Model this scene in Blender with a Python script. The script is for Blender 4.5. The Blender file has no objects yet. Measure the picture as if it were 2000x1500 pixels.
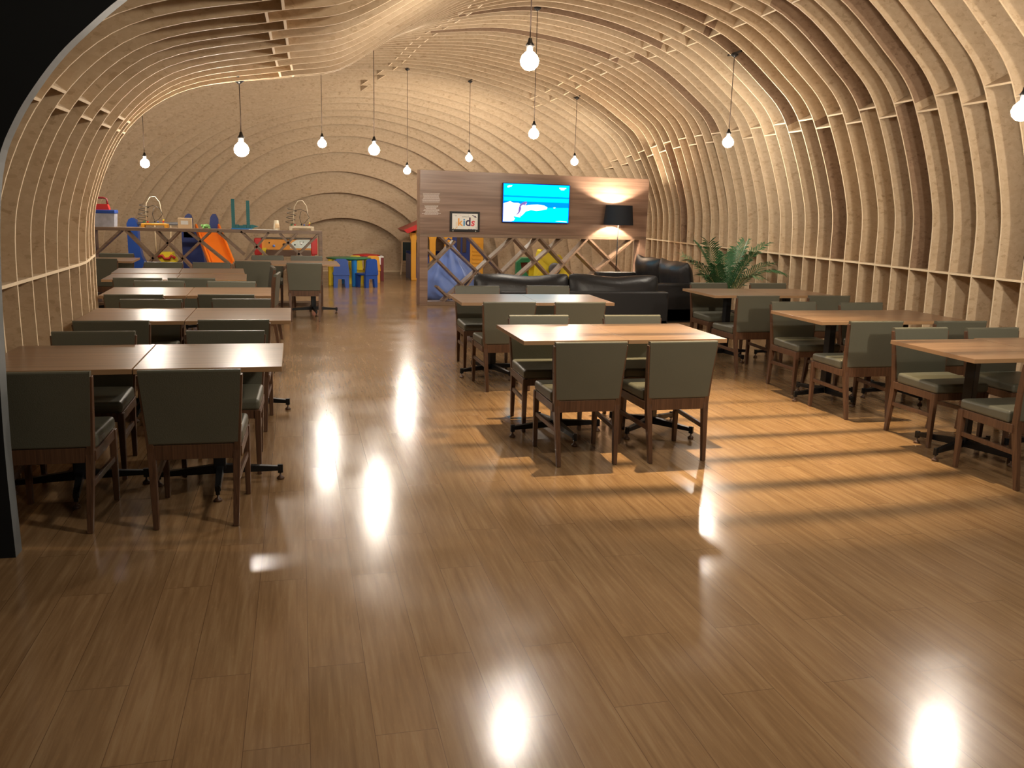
import bpy, bmesh, math, random
from mathutils import Vector, Matrix
random.seed(7)
SC = bpy.context.scene
COL = SC.collection
R = math.radians

# ------------------------------------------------------------------ camera
W_, H_ = 2000, 1500
F = 1680.0
PITCH = 11.52
VX = 778.0
YAW = 14.0
CH = 1.6
_L = F / math.tan(R(PITCH))
_vy = 750 + math.sqrt(_L * _L - (1000 - VX) ** 2)
_up = -Vector((VX - 1000, -(_vy - 750), -F)).normalized()      # world up, in camera axes
_fw = Vector((0, 0, -1))
_y = (_fw - _up * _fw.dot(_up)).normalized()
_x = _y.cross(_up)
_c, _s = math.cos(R(YAW)), math.sin(R(YAW))
_rx = _x * _c + _y * _s                                        # hall axes, in camera axes
_ry = -_x * _s + _y * _c
M3 = Matrix((_rx, _ry, _up))                                   # camera axes -> hall axes
cam_data = bpy.data.cameras.new('camera')
cam_data.sensor_width = 36.0
cam_data.lens = 36.0 * F / W_
cam_data.clip_start = 0.05
cam_data.clip_end = 100
cam = bpy.data.objects.new('camera', cam_data)
COL.objects.link(cam)
cam.matrix_world = Matrix.Translation((0, 0, CH)) @ M3.to_4x4()
SC.camera = cam


def at(px, py, v=None, z=None, u=None):
    """the point of the hall seen at a pixel of the photograph, at a known depth, height or side distance"""
    d = M3 @ Vector((px - 1000, -(py - 750), -F))
    t = v / d.y if v is not None else ((z - CH) / d.z if z is not None else u / d.x)
    return Vector((0, 0, CH)) + d * t


# ------------------------------------------------------------------ view, world, lights
SC.view_settings.view_transform = 'Standard'
SC.view_settings.look = 'None'
SC.view_settings.gamma = 1.0
SC.view_settings.exposure = 1.18
SC.view_settings.use_curve_mapping = False
try:
    SC.cycles.sample_clamp_indirect = 6.0
    SC.cycles.use_light_tree = True
    SC.cycles.max_bounces = 8
except Exception:
    pass
world = bpy.data.worlds.new('world')
SC.world = world
world.use_nodes = True
world.node_tree.nodes['Background'].inputs[0].default_value = (1.0, 0.85, 0.7, 1)
world.node_tree.nodes['Background'].inputs[1].default_value = 0.006
BULB = 205.0
WARM = (1.0, 0.89, 0.745)


def spot(name, loc, target, power, angle, blend, radius, color):
    d = bpy.data.lights.new(name, 'SPOT')
    d.energy = power
    d.spot_size = R(angle)
    d.spot_blend = blend
    d.shadow_soft_size = radius
    d.color = color
    o = bpy.data.objects.new(name, d)
    COL.objects.link(o)
    o.location = loc
    o.rotation_euler = (Vector(target) - Vector(loc)).to_track_quat('-Z', 'Y').to_euler()
    return o


spot('hall_spotlight', (3.4, 7.0, 9.5), (2.95, 5.8, 0), 4400, 29, 1.0, 0.09, (1.0, 0.74, 0.42))
spot('hall_spotlight', (-5.5, 5.0, 7.5), (-0.6, 2.2, 0), 160, 40, 0.9, 0.06, (1.0, 0.74, 0.45))


def lamp_point(name, loc, power, radius, color):
    d = bpy.data.lights.new(name, 'POINT')
    d.energy = power
    d.shadow_soft_size = radius
    d.color = color
    o = bpy.data.objects.new(name, d)
    COL.objects.link(o)
    o.location = loc
    return o


spot('unseen_fill_spot', (2.6, -3.0, 3.3), (5.0, 9.0, 3.0), 600, 54, 0.9, 0.15, (1.0, 0.87, 0.70))  # unseen fill spot behind the camera, added to light the right-hand rib faces
lamp_point('unseen_lamp', (4.4, 2.6, 3.0), 8, 0.10, (1.0, 0.87, 0.70))  # unseen fill light outside the portal, added to reach the rib faces
lamp_point('unseen_lamp', (1.9, 3.0, 2.9), 66, 0.10, (1.0, 0.87, 0.70))
lamp_point('unseen_lamp', (2.2, -1.8, 3.4), 60, 0.25, (1.0, 0.84, 0.64))  # unseen fill light behind the camera, added for foreground floor and chair backs


# ------------------------------------------------------------------ materials
def mat(name, col, rough=0.5, metal=0.0, spec=0.5, coat=0.0, var=0.0, scale=8.0, bump=0.0, stretch=(1, 1, 1), bscale=None):
    m = bpy.data.materials.new(name)
    m.use_nodes = True
    n, l = m.node_tree.nodes, m.node_tree.links
    b = n['Principled BSDF']
    b.inputs['Base Color'].default_value = (*col, 1)
    b.inputs['Roughness'].default_value = rough
    b.inputs['Metallic'].default_value = metal
    b.inputs['Specular IOR Level'].default_value = spec
    if coat:
        b.inputs['Coat Weight'].default_value = coat
        b.inputs['Coat Roughness'].default_value = 0.12
    tc = n.new('ShaderNodeTexCoord')
    mp = n.new('ShaderNodeMapping')
    mp.inputs['Scale'].default_value = stretch
    l.new(tc.outputs['Object'], mp.inputs['Vector'])
    nz = n.new('ShaderNodeTexNoise')
    nz.inputs['Scale'].default_value = scale
    nz.inputs['Detail'].default_value = 5
    l.new(mp.outputs['Vector'], nz.inputs['Vector'])
    mx = n.new('ShaderNodeMix')
    mx.data_type = 'RGBA'
    k = max(var, 0.04)
    mx.inputs[6].default_value = (*[max(0, c * (1 - k)) for c in col], 1)
    mx.inputs[7].default_value = (*[min(1, c * (1 + k)) for c in col], 1)
    l.new(nz.outputs['Fac'], mx.inputs[0])
    l.new(mx.outputs[2], b.inputs['Base Color'])
    if bump:
        n2 = n.new('ShaderNodeTexNoise')
        n2.inputs['Scale'].default_value = bscale or scale * 4
        l.new(mp.outputs['Vector'], n2.inputs['Vector'])
        bp = n.new('ShaderNodeBump')
        bp.inputs['Strength'].default_value = bump
        bp.inputs['Distance'].default_value = 0.01
        l.new(n2.outputs['Fac'], bp.inputs['Height'])
        l.new(bp.outputs['Normal'], b.inputs['Normal'])
    return m


def wood(name, dark, light, axis=0, scale=3.0, rough=0.35, spec=0.5, streak=18.0, bump=0.05):
    """veneer with grain running along one local axis"""
    m = bpy.data.materials.new(name)
    m.use_nodes = True
    n, l = m.node_tree.nodes, m.node_tree.links
    b = n['Principled BSDF']
    b.inputs['Roughness'].default_value = rough
    b.inputs['Specular IOR Level'].default_value = spec
    tc = n.new('ShaderNodeTexCoord')
    oi = n.new('ShaderNodeObjectInfo')
    ad = n.new('ShaderNodeVectorMath')
    ad.operation = 'ADD'
    sc = n.new('ShaderNodeVectorMath')
    sc.operation = 'SCALE'
    sc.inputs[0].default_value = (7.3, 3.1, 5.7)
    l.new(oi.outputs['Random'], sc.inputs['Scale'])
    l.new(tc.outputs['Object'], ad.inputs[0])
    l.new(sc.outputs[0], ad.inputs[1])
    mp = n.new('ShaderNodeMapping')
    s = [streak, streak, streak]
    s[axis] = 0.7
    mp.inputs['Scale'].default_value = s
    l.new(ad.outputs[0], mp.inputs['Vector'])
    nz = n.new('ShaderNodeTexNoise')
    nz.inputs['Scale'].default_value = scale
    nz.inputs['Detail'].default_value = 6
    nz.inputs['Distortion'].default_value = 0.6
    l.new(mp.outputs['Vector'], nz.inputs['Vector'])
    cr = n.new('ShaderNodeValToRGB')
    cr.color_ramp.elements[0].position = 0.32
    cr.color_ramp.elements[0].color = (*dark, 1)
    cr.color_ramp.elements[1].position = 0.68
    cr.color_ramp.elements[1].color = (*light, 1)
    l.new(nz.outputs['Fac'], cr.inputs['Fac'])
    l.new(cr.outputs['Color'], b.inputs['Base Color'])
    if bump:
        bp = n.new('ShaderNodeBump')
        bp.inputs['Strength'].default_value = bump
        bp.inputs['Distance'].default_value = 0.002
        l.new(nz.outputs['Fac'], bp.inputs['Height'])
        l.new(bp.outputs['Normal'], b.inputs['Normal'])
    return m


def osb(name, tones, rough=0.62, seed=0.0):
    m = bpy.data.materials.new(name)
    m.use_nodes = True
    n, l = m.node_tree.nodes, m.node_tree.links
    b = n['Principled BSDF']
    b.inputs['Roughness'].default_value = rough
    b.inputs['Specular IOR Level'].default_value = 0.3
    tc = n.new('ShaderNodeTexCoord')
    oi = n.new('ShaderNodeObjectInfo')
    sc = n.new('ShaderNodeVectorMath')
    sc.operation = 'SCALE'
    sc.inputs[0].default_value = (13.0, 0, 9.0)
    l.new(oi.outputs['Random'], sc.inputs['Scale'])
    ad = n.new('ShaderNodeVectorMath')
    l.new(tc.outputs['Object'], ad.inputs[0])
    l.new(sc.outputs[0], ad.inputs[1])

    def flakes(rot, s):
        mp = n.new('ShaderNodeMapping')
        mp.inputs['Rotation'].default_value = (0, rot, 0)
        mp.inputs['Scale'].default_value = (s * 0.55, s * 0.55, s * 0.9)
        l.new(ad.outputs[0], mp.inputs['Vector'])
        wz = n.new('ShaderNodeTexNoise')
        wz.inputs['Scale'].default_value = 1.4
        l.new(mp.outputs[0], wz.inputs['Vector'])
        vm = n.new('ShaderNodeVectorMath')
        vm.operation = 'MULTIPLY_ADD'
        vm.inputs[1].default_value = (0.9, 0.9, 0.9)
        l.new(wz.outputs['Color'], vm.inputs[0])
        l.new(mp.outputs[0], vm.inputs[2])
        v = n.new('ShaderNodeTexVoronoi')
        v.inputs['Scale'].default_value = 1.0
        l.new(vm.outputs[0], v.inputs['Vector'])
        sp = n.new('ShaderNodeSeparateColor')
        l.new(v.outputs['Color'], sp.inputs[0])
        return sp.outputs[0]
    a = flakes(0.6, 44)
    c = flakes(-0.9, 36)
    big = n.new('ShaderNodeTexNoise')
    big.inputs['Scale'].default_value = 2.2
    big.inputs['Detail'].default_value = 4
    l.new(ad.outputs[0], big.inputs['Vector'])
    m1 = n.new('ShaderNodeMix')
    m1.inputs[0].default_value = 0.5
    l.new(a, m1.inputs[2])
    l.new(c, m1.inputs[3])
    m2 = n.new('ShaderNodeMix')
    m2.inputs[0].default_value = 0.28
    l.new(m1.outputs[0], m2.inputs[2])
    l.new(big.outputs['Fac'], m2.inputs[3])
    cr = n.new('ShaderNodeValToRGB')
    e = cr.color_ramp.elements
    e[0].position = 0.12
    e[0].color = (*tones[0], 1)
    e[1].position = 0.88
    e[1].color = (*tones[2], 1)
    k = e.new(0.32)
    k.color = (*tones[1], 1)
    l.new(m2.outputs[0], cr.inputs['Fac'])
    l.new(cr.outputs['Color'], b.inputs['Base Color'])
    bp = n.new('ShaderNodeBump')
    bp.inputs['Strength'].default_value = 0.07
    bp.inputs['Distance'].default_value = 0.002
    l.new(m1.outputs[0], bp.inputs['Height'])
    l.new(bp.outputs['Normal'], b.inputs['Normal'])
    return m


def emit(name, col, strength):
    m = bpy.data.materials.new(name)
    m.use_nodes = True
    n, l = m.node_tree.nodes, m.node_tree.links
    n.clear()
    o = n.new('ShaderNodeOutputMaterial')
    e = n.new('ShaderNodeEmission')
    e.inputs[0].default_value = (*col, 1)
    e.inputs[1].default_value = strength
    l.new(e.outputs[0], o.inputs[0])
    return m


def floor_mat():
    m = bpy.data.materials.new('laminate_floor')
    m.use_nodes = True
    n, l = m.node_tree.nodes, m.node_tree.links
    b = n['Principled BSDF']
    tc = n.new('ShaderNodeTexCoord')
    mp = n.new('ShaderNodeMapping')
    mp.inputs['Rotation'].default_value = (0, 0, R(90))
    l.new(tc.outputs['Object'], mp.inputs['Vector'])
    br = n.new('ShaderNodeTexBrick')
    br.offset = 0.37
    br.inputs['Scale'].default_value = 1.0
    br.inputs['Brick Width'].default_value = 1.2
    br.inputs['Row Height'].default_value = 0.195
    br.inputs['Mortar Size'].default_value = 0.0012
    br.inputs['Mortar Smooth'].default_value = 0.1
    br.inputs['Color1'].default_value = (0, 0, 0, 1)
    br.inputs['Color2'].default_value = (1, 1, 1, 1)
    br.inputs['Mortar'].default_value = (0.5, 0.5, 0.5, 1)
    l.new(mp.outputs[0], br.inputs['Vector'])
    # grain
    ad = n.new('ShaderNodeVectorMath')
    ad.operation = 'MULTIPLY_ADD'
    ad.inputs[1].default_value = (3.7, 9.1, 5.0)
    l.new(br.outputs['Color'], ad.inputs[0])
    l.new(tc.outputs['Object'], ad.inputs[2])
    mg = n.new('ShaderNodeMapping')
    mg.inputs['Scale'].default_value = (26, 1.3, 1)
    l.new(ad.outputs[0], mg.inputs['Vector'])
    g = n.new('ShaderNodeTexNoise')
    g.inputs['Scale'].default_value = 1.6
    g.inputs['Detail'].default_value = 7
    g.inputs['Roughness'].default_value = 0.62
    g.inputs['Distortion'].default_value = 0.4
    l.new(mg.outputs[0], g.inputs['Vector'])
    cr = n.new('ShaderNodeValToRGB')
    e = cr.color_ramp.elements
    e[0].position = 0.28
    e[0].color = (0.205, 0.116, 0.054, 1)
    e[1].position = 0.74
    e[1].color = (0.350, 0.226, 0.118, 1)
    k = e.new(0.5)
    k.color = (0.275, 0.164, 0.080, 1)
    l.new(g.outputs['Fac'], cr.inputs['Fac'])
    hs = n.new('ShaderNodeHueSaturation')
    mr = n.new('ShaderNodeMapRange')
    mr.inputs[3].default_value = 0.94
    mr.inputs[4].default_value = 1.06
    l.new(br.outputs['Color'], mr.inputs[0])
    l.new(mr.outputs[0], hs.inputs['Value'])
    l.new(cr.outputs['Color'], hs.inputs['Color'])
    mx = n.new('ShaderNodeMix')
    mx.data_type = 'RGBA'
    mx.inputs[7].default_value = (0.13, 0.07, 0.035, 1)
    l.new(br.outputs['Fac'], mx.inputs[0])
    l.new(hs.outputs['Color'], mx.inputs[6])
    l.new(mx.outputs[2], b.inputs['Base Color'])
    # scuffed gloss
    sc = n.new('ShaderNodeTexNoise')
    sc.inputs['Scale'].default_value = 1.7
    sc.inputs['Detail'].default_value = 5
    l.new(tc.outputs['Object'], sc.inputs['Vector'])
    rr = n.new('ShaderNodeMapRange')
    rr.inputs[1].default_value = 0.3
    rr.inputs[2].default_value = 0.7
    rr.inputs[3].default_value = 0.14
    rr.inputs[4].default_value = 0.25
    l.new(sc.outputs['Fac'], rr.inputs[0])
    mk = n.new('ShaderNodeMapping')
    mk.inputs['Scale'].default_value = (75, 22, 1)
    l.new(tc.outputs['Object'], mk.inputs['Vector'])
    ck = n.new('ShaderNodeTexNoise')
    ck.inputs['Scale'].default_value = 1.0
    ck.inputs['Detail'].default_value = 1
    l.new(mk.outputs[0], ck.inputs['Vector'])
    ct_ = n.new('ShaderNodeMapRange')
    ct_.inputs[1].default_value = 0.66
    ct_.inputs[2].default_value = 0.70
    ct_.inputs[3].default_value = 0.72
    ct_.inputs[4].default_value = 0.12
    l.new(ck.outputs['Fac'], ct_.inputs[0])
    l.new(ct_.outputs[0], b.inputs['Specular IOR Level'])
    l.new(rr.outputs[0], b.inputs['Roughness'])
    # each board lies a hair out of level, and its embossed pores catch the light
    nm = n.new('ShaderNodeVectorMath')
    nm.operation = 'MULTIPLY_ADD'
    nm.inputs[1].default_value = (0.006, 0.012, 0)
    nm.inputs[2].default_value = (-0.003, -0.006, 1.0)
    l.new(br.outputs['Color'], nm.inputs[0])
    nn = n.new('ShaderNodeVectorMath')
    nn.operation = 'NORMALIZE'
    l.new(nm.outputs[0], nn.inputs[0])
    mp2 = n.new('ShaderNodeMapping')
    mp2.inputs['Scale'].default_value = (60, 14, 1)
    l.new(tc.outputs['Object'], mp2.inputs['Vector'])
    pz = n.new('ShaderNodeTexNoise')
    pz.inputs['Scale'].default_value = 1.0
    pz.inputs['Detail'].default_value = 2
    l.new(mp2.outputs[0], pz.inputs['Vector'])
    bp = n.new('ShaderNodeBump')
    bp.inputs['Strength'].default_value = 0.05
    bp.inputs['Distance'].default_value = 0.0007
    l.new(pz.outputs['Fac'], bp.inputs['Height'])
    l.new(nn.outputs[0], bp.inputs['Normal'])
    l.new(bp.outputs['Normal'], b.inputs['Normal'])
    return m


MT = {
    'osbdark': osb('osb_dark_red', ((0.20, 0.12, 0.075), (0.30, 0.195, 0.125), (0.37, 0.25, 0.165))),
    'osb': osb('osb_board', ((0.45, 0.315, 0.19), (0.59, 0.44, 0.285), (0.67, 0.525, 0.36))),
    'edge': mat('osb_cut_edge', (0.80, 0.64, 0.43), 0.6, var=0.1, scale=30),
    'floor': floor_mat(),
    'dark': mat('black_paint', (0.012, 0.0135, 0.015), 0.7, spec=0.2, var=0.1),
    'reveal': mat('pale_portal_edge', (0.16, 0.175, 0.185), 0.5, var=0.05),
    'leather': mat('olive_leather', (0.104, 0.102, 0.075), 0.42, spec=0.4, var=0.08, scale=5, bump=0.12, bscale=220),
    'walnut': wood('chair_walnut', (0.070, 0.033, 0.018), (0.135, 0.066, 0.034), axis=2, rough=0.4, streak=30),
    'top': wood('tabletop_laminate', (0.165, 0.092, 0.050), (0.285, 0.168, 0.095), axis=0, scale=1.3, rough=0.30, spec=1.0, streak=16, bump=0.0),
    'topedge': mat('tabletop_edge', (0.34, 0.20, 0.10), 0.45, var=0.1),
    'iron': mat('black_iron', (0.010, 0.011, 0.013), 0.35, metal=0.3, var=0.1),
    'pad': mat('brown_glide', (0.09, 0.045, 0.025), 0.4),
    'panel': wood('partition_veneer', (0.185, 0.115, 0.082), (0.325, 0.218, 0.160), axis=0, scale=1.0, rough=0.30, streak=14, bump=0.03),
    'slat': wood('lattice_veneer', (0.160, 0.105, 0.072), (0.285, 0.195, 0.135), axis=0, scale=1.4, rough=0.42, streak=20),
    'sofa': mat('black_leather', (0.012, 0.011, 0.012), 0.40, spec=0.45, var=0.2, scale=4, bump=0.25, bscale=30),
    'sofabase': mat('black_upholstery', (0.012, 0.011, 0.012), 0.5, var=0.1),
    'shade': mat('black_lampshade', (0.012, 0.016, 0.024), 0.8, var=0.1),
    'shadein': mat('white_shade_lining', (0.8, 0.78, 0.72), 0.7),
    'white': mat('white_plastic', (0.75, 0.75, 0.73), 0.4),
    'grey': mat('grey_plastic', (0.16, 0.16, 0.17), 0.45),
    'blackp': mat('black_plastic', (0.01, 0.011, 0.013), 0.3),
    'blue': mat('blue_plastic', (0.018, 0.075, 0.36), 0.38, var=0.08),
    'navy': mat('navy_plastic', (0.012, 0.030, 0.16), 0.42, var=0.1),
    'cyan': mat('light_blue_plastic', (0.015, 0.19, 0.55), 0.38),
    'green': mat('green_plastic', (0.012, 0.17, 0.075), 0.35),
    'lime': mat('lime_plastic', (0.25, 0.55, 0.16), 0.45),
    'yellow': mat('yellow_plastic', (0.74, 0.60, 0.03), 0.38, var=0.06),
    'amber': mat('amber_plastic', (0.66, 0.31, 0.025), 0.42, var=0.06),
    'orange': mat('orange_plastic', (0.90, 0.20, 0.012), 0.35),
    'red': mat('red_plastic', (0.48, 0.024, 0.022), 0.35),
    'maroon': mat('dark_red_plastic', (0.16, 0.016, 0.018), 0.4),
    'teal': mat('teal_plastic', (0.010, 0.14, 0.15), 0.45, var=0.2, scale=60),
    'clear': mat('frosted_plastic', (0.42, 0.44, 0.52), 0.25, var=0.35, scale=14),
    'beige': mat('pale_wood', (0.62, 0.45, 0.27), 0.5, var=0.1),
    'cream': mat('cream_paint', (0.72, 0.62, 0.45), 0.5),
    'rope': mat('beige_rope', (0.58, 0.45, 0.28), 0.8),
    'board': mat('green_chalkboard', (0.010, 0.030, 0.030), 0.6, var=0.1),
    'bean': mat('blue_vinyl', (0.16, 0.26, 0.66), 0.42, var=0.1, scale=3, bump=0.3, bscale=9),
    'leaf': mat('palm_leaf', (0.030, 0.105, 0.038), 0.4, var=0.35, scale=5),
    'leaf2': mat('palm_leaf_pale', (0.12, 0.20, 0.09), 0.45, var=0.3, scale=5),
    'stem': mat('palm_stem', (0.20, 0.20, 0.07), 0.5, var=0.2),
    'soil': mat('potting_soil', (0.03, 0.02, 0.012), 0.9, var=0.3),
    'pot': mat('dark_pot', (0.02, 0.016, 0.014), 0.45),
    'cord': mat('brown_cord', (0.055, 0.030, 0.018), 0.7),
    'socket': mat('dark_bronze', (0.03, 0.027, 0.025), 0.35, metal=0.6),
    'bulb': emit('bulb_glow', WARM, BULB),
    'lampbulb': emit('lamp_glow', (1.0, 0.78, 0.58), 2000.0),
    'far': emit('distant_lamp_glow', (1.0, 0.93, 0.8), 30.0),
    'ink_w': mat('white_ink', (0.66, 0.60, 0.55), 0.6),
    'paper': mat('sign_paper', (0.80, 0.79, 0.74), 0.35),
    'skin': mat('ceramic', (0.6, 0.5, 0.4), 0.5),
}


# ------------------------------------------------------------------ mesh builder
class MB:
    def __init__(self):
        self.v, self.f, self.m, self.sm = [], [], [], []

    def add(self, vs, fs, mi=0, smooth=False):
        o = len(self.v)
        self.v += [Vector(p) for p in vs]
        for f in fs:
            self.f.append([o + i for i in f])
            self.m.append(mi)
            self.sm.append(smooth)
        return self

    def box(self, a, b, mi=0, rot=None, piv=None):
        x0, y0, z0 = a
        x1, y1, z1 = b
        vs = [Vector(p) for p in ((x0, y0, z0), (x1, y0, z0), (x1, y1, z0), (x0, y1, z0), (x0, y0, z1), (x1, y0, z1), (x1, y1, z1), (x0, y1, z1))]
        if rot is not None:
            c = Vector(piv) if piv is not None else (Vector(a) + Vector(b)) / 2
            vs = [c + rot @ (p - c) for p in vs]
        return self.add(vs, [(0, 3, 2, 1), (4, 5, 6, 7), (0, 1, 5, 4), (1, 2, 6, 5), (2, 3, 7, 6), (3, 0, 4, 7)], mi)

    def bar(self, p, q, w0, d0, w1=None, d1=None, mi=0, side=(0, 1, 0)):
        """tapered square bar from p to q; w across 'side' cross axis, d along 'side'"""
        p, q = Vector(p), Vector(q)
        w1 = w0 if w1 is None else w1
        d1 = d0 if d1 is None else d1
        ax = (q - p).normalized()
        s = Vector(side)
        s = (s - ax * s.dot(ax)).normalized()
        t = ax.cross(s)
        vs = []
        for c, w, d in ((p, w0, d0), (q, w1, d1)):
            for a, b in ((-1, -1), (1, -1), (1, 1), (-1, 1)):
                vs.append(c + t * (a * w / 2) + s * (b * d / 2))
        return self.add(vs, [(0, 3, 2, 1), (4, 5, 6, 7), (0, 1, 5, 4), (1, 2, 6, 5), (2, 3, 7, 6), (3, 0, 4, 7)], mi)

    def tube(self, pts, r, n=8, mi=0, cap=True, closed=False):
        pts = [Vector(p) for p in pts]
        rs = r if isinstance(r, (list, tuple)) else [r] * len(pts)
        rings = []
        prev = None
        N = len(pts)
        for i, p in enumerate(pts):
            a = pts[(i - 1) % N] if (i > 0 or closed) else p
            b = pts[(i + 1) % N] if (i < N - 1 or closed) else p
            t = (b - a).normalized()
            if prev is None:
                ref = Vector((0, 0, 1)) if abs(t.z) < 0.9 else Vector((1, 0, 0))
                x = t.cross(ref).normalized()
            else:
                x = (prev - t * prev.dot(t)).normalized()
            prev = x
            y = t.cross(x)
            rings.append([p + (x * math.cos(2 * math.pi * k / n) + y * math.sin(2 * math.pi * k / n)) * rs[i] for k in range(n)])
        vs = [q for rg in rings for q in rg]
        fs = []
        M = N if closed else N - 1
        for i in range(M):
            j = (i + 1) % N
            for k in range(n):
                fs.append((i * n + k, i * n + (k + 1) % n, j * n + (k + 1) % n, j * n + k))
        if cap and not closed:
            fs.append(tuple(range(n - 1, -1, -1)))
            fs.append(tuple((N - 1) * n + k for k in range(n)))
        return self.add(vs, fs, mi, True)

    def lathe(self, prof, c=(0, 0, 0), n=24, mi=0, smooth=True, sx=1.0, sy=1.0):
        c = Vector(c)
        vs, fs = [], []
        for r, z in prof:
            for k in range(n):
                a = 2 * math.pi * k / n
                vs.append(c + Vector((r * math.cos(a) * sx, r * math.sin(a) * sy, z)))
        for i in range(len(prof) - 1):
            for k in range(n):
                fs.append((i * n + k, i * n + (k + 1) % n, (i + 1) * n + (k + 1) % n, (i + 1) * n + k))
        if prof[0][0] > 1e-5:
            fs.append(tuple(range(n - 1, -1, -1)))
        if prof[-1][0] > 1e-5:
            fs.append(tuple((len(prof) - 1) * n + k for k in range(n)))
        return self.add(vs, fs, mi, smooth)

    def lathe_open(self, prof, c=(0, 0, 0), n=24, mi=0):
        c = Vector(c)
        vs, fs = [], []
        for r, z in prof:
            for k in range(n):
                a = 2 * math.pi * k / n
                vs.append(c + Vector((r * math.cos(a), r * math.sin(a), z)))
        for i in range(len(prof) - 1):
            for k in range(n):
                fs.append((i * n + k, i * n + (k + 1) % n, (i + 1) * n + (k + 1) % n, (i + 1) * n + k))
        return self.add(vs, fs, mi, True)

    def ball(self, c, r, n=12, mi=0, s=(1, 1, 1)):
        prof = [(math.sin(math.pi * i / n) * r, -math.cos(math.pi * i / n) * r * s[2]) for i in range(n + 1)]
        prof[0] = (1e-6, prof[0][1])
        prof[-1] = (1e-6, prof[-1][1])
        return self.lathe(prof, c, max(8, n), mi, True, s[0], s[1])

    def prism(self, poly, a, b, axis='y', mi=0, me=None, smooth=False):
        """extrude a closed polygon lying across an axis from a to b"""
        def P(q, w):
            if axis == 'y':
                return (q[0], w, q[1])
            if axis == 'x':
                return (w, q[0], q[1])
            return (q[0], q[1], w)
        n = len(poly)
        vs = [P(q, a) for q in poly] + [P(q, b) for q in poly]
        self.add(vs, [tuple(range(n)), tuple(range(2 * n - 1, n - 1, -1))], mi)
        self.add(vs, [(i, i + n, (i + 1) % n + n, (i + 1) % n) for i in range(n)], mi if me is None else me, smooth)
        return self

    def build(self, name, mats, parent=None, loc=None, bevel=0.0, seg=2, subsurf=0):
        me = bpy.data.meshes.new(name)
        me.from_pydata([tuple(p) for p in self.v], [], self.f)
        for mm in (mats if isinstance(mats, (list, tuple)) else [mats]):
            me.materials.append(MT[mm] if isinstance(mm, str) else mm)
        for p, mi, s in zip(me.polygons, self.m, self.sm):
            p.material_index = mi
            p.use_smooth = s
        bm = bmesh.new()
        bm.from_mesh(me)
        bmesh.ops.recalc_face_normals(bm, faces=bm.faces)
        bm.to_mesh(me)
        bm.free()
        o = bpy.data.objects.new(name, me)
        COL.objects.link(o)
        if parent is not None:
            o.parent = parent
        if loc is not None:
            o.location = loc
        if bevel:
            md = o.modifiers.new('bevel', 'BEVEL')
            md.width = bevel
            md.segments = seg
            md.limit_method = 'ANGLE'
            md.angle_limit = R(40)
            for p in me.polygons:
                p.use_smooth = True
            md.harden_normals = True
        if subsurf:
            md = o.modifiers.new('sub', 'SUBSURF')
            md.levels = subsurf
            md.render_levels = subsurf
            for p in me.polygons:
                p.use_smooth = True
        return o


def tag(o, label, cat=None, group=None, kind=None):
    o['label'] = label
    if cat:
        o['category'] = cat
    if group:
        o['group'] = group
    if kind:
        o['kind'] = kind
    return o


def thing(name, label, cat, loc=(0, 0, 0), rz=0.0, group=None):
    o = bpy.data.objects.new(name, None)
    o.empty_display_size = 0.1
    COL.objects.link(o)
    o.location = loc
    o.rotation_euler = (0, 0, rz)
    return tag(o, label, cat, group)


KIDS = {}


def copy_tree(o, parent=None):
    c = o.copy()
    COL.objects.link(c)
    c.parent = parent
    for ch in [x for x in ALL_BY_PARENT.get(o.name, [])]:
        copy_tree(ch, c)
    return c


ALL_BY_PARENT = {}


def index_tree(o):
    ALL_BY_PARENT[o.name] = list(o.children)
    for c in o.children:
        index_tree(c)


def dup(root, loc, rz, label, group=None):
    c = copy_tree(root)
    c.location = loc
    c.rotation_euler = (0, 0, rz)
    c['label'] = label
    if group:
        c['group'] = group
    return c


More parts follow.
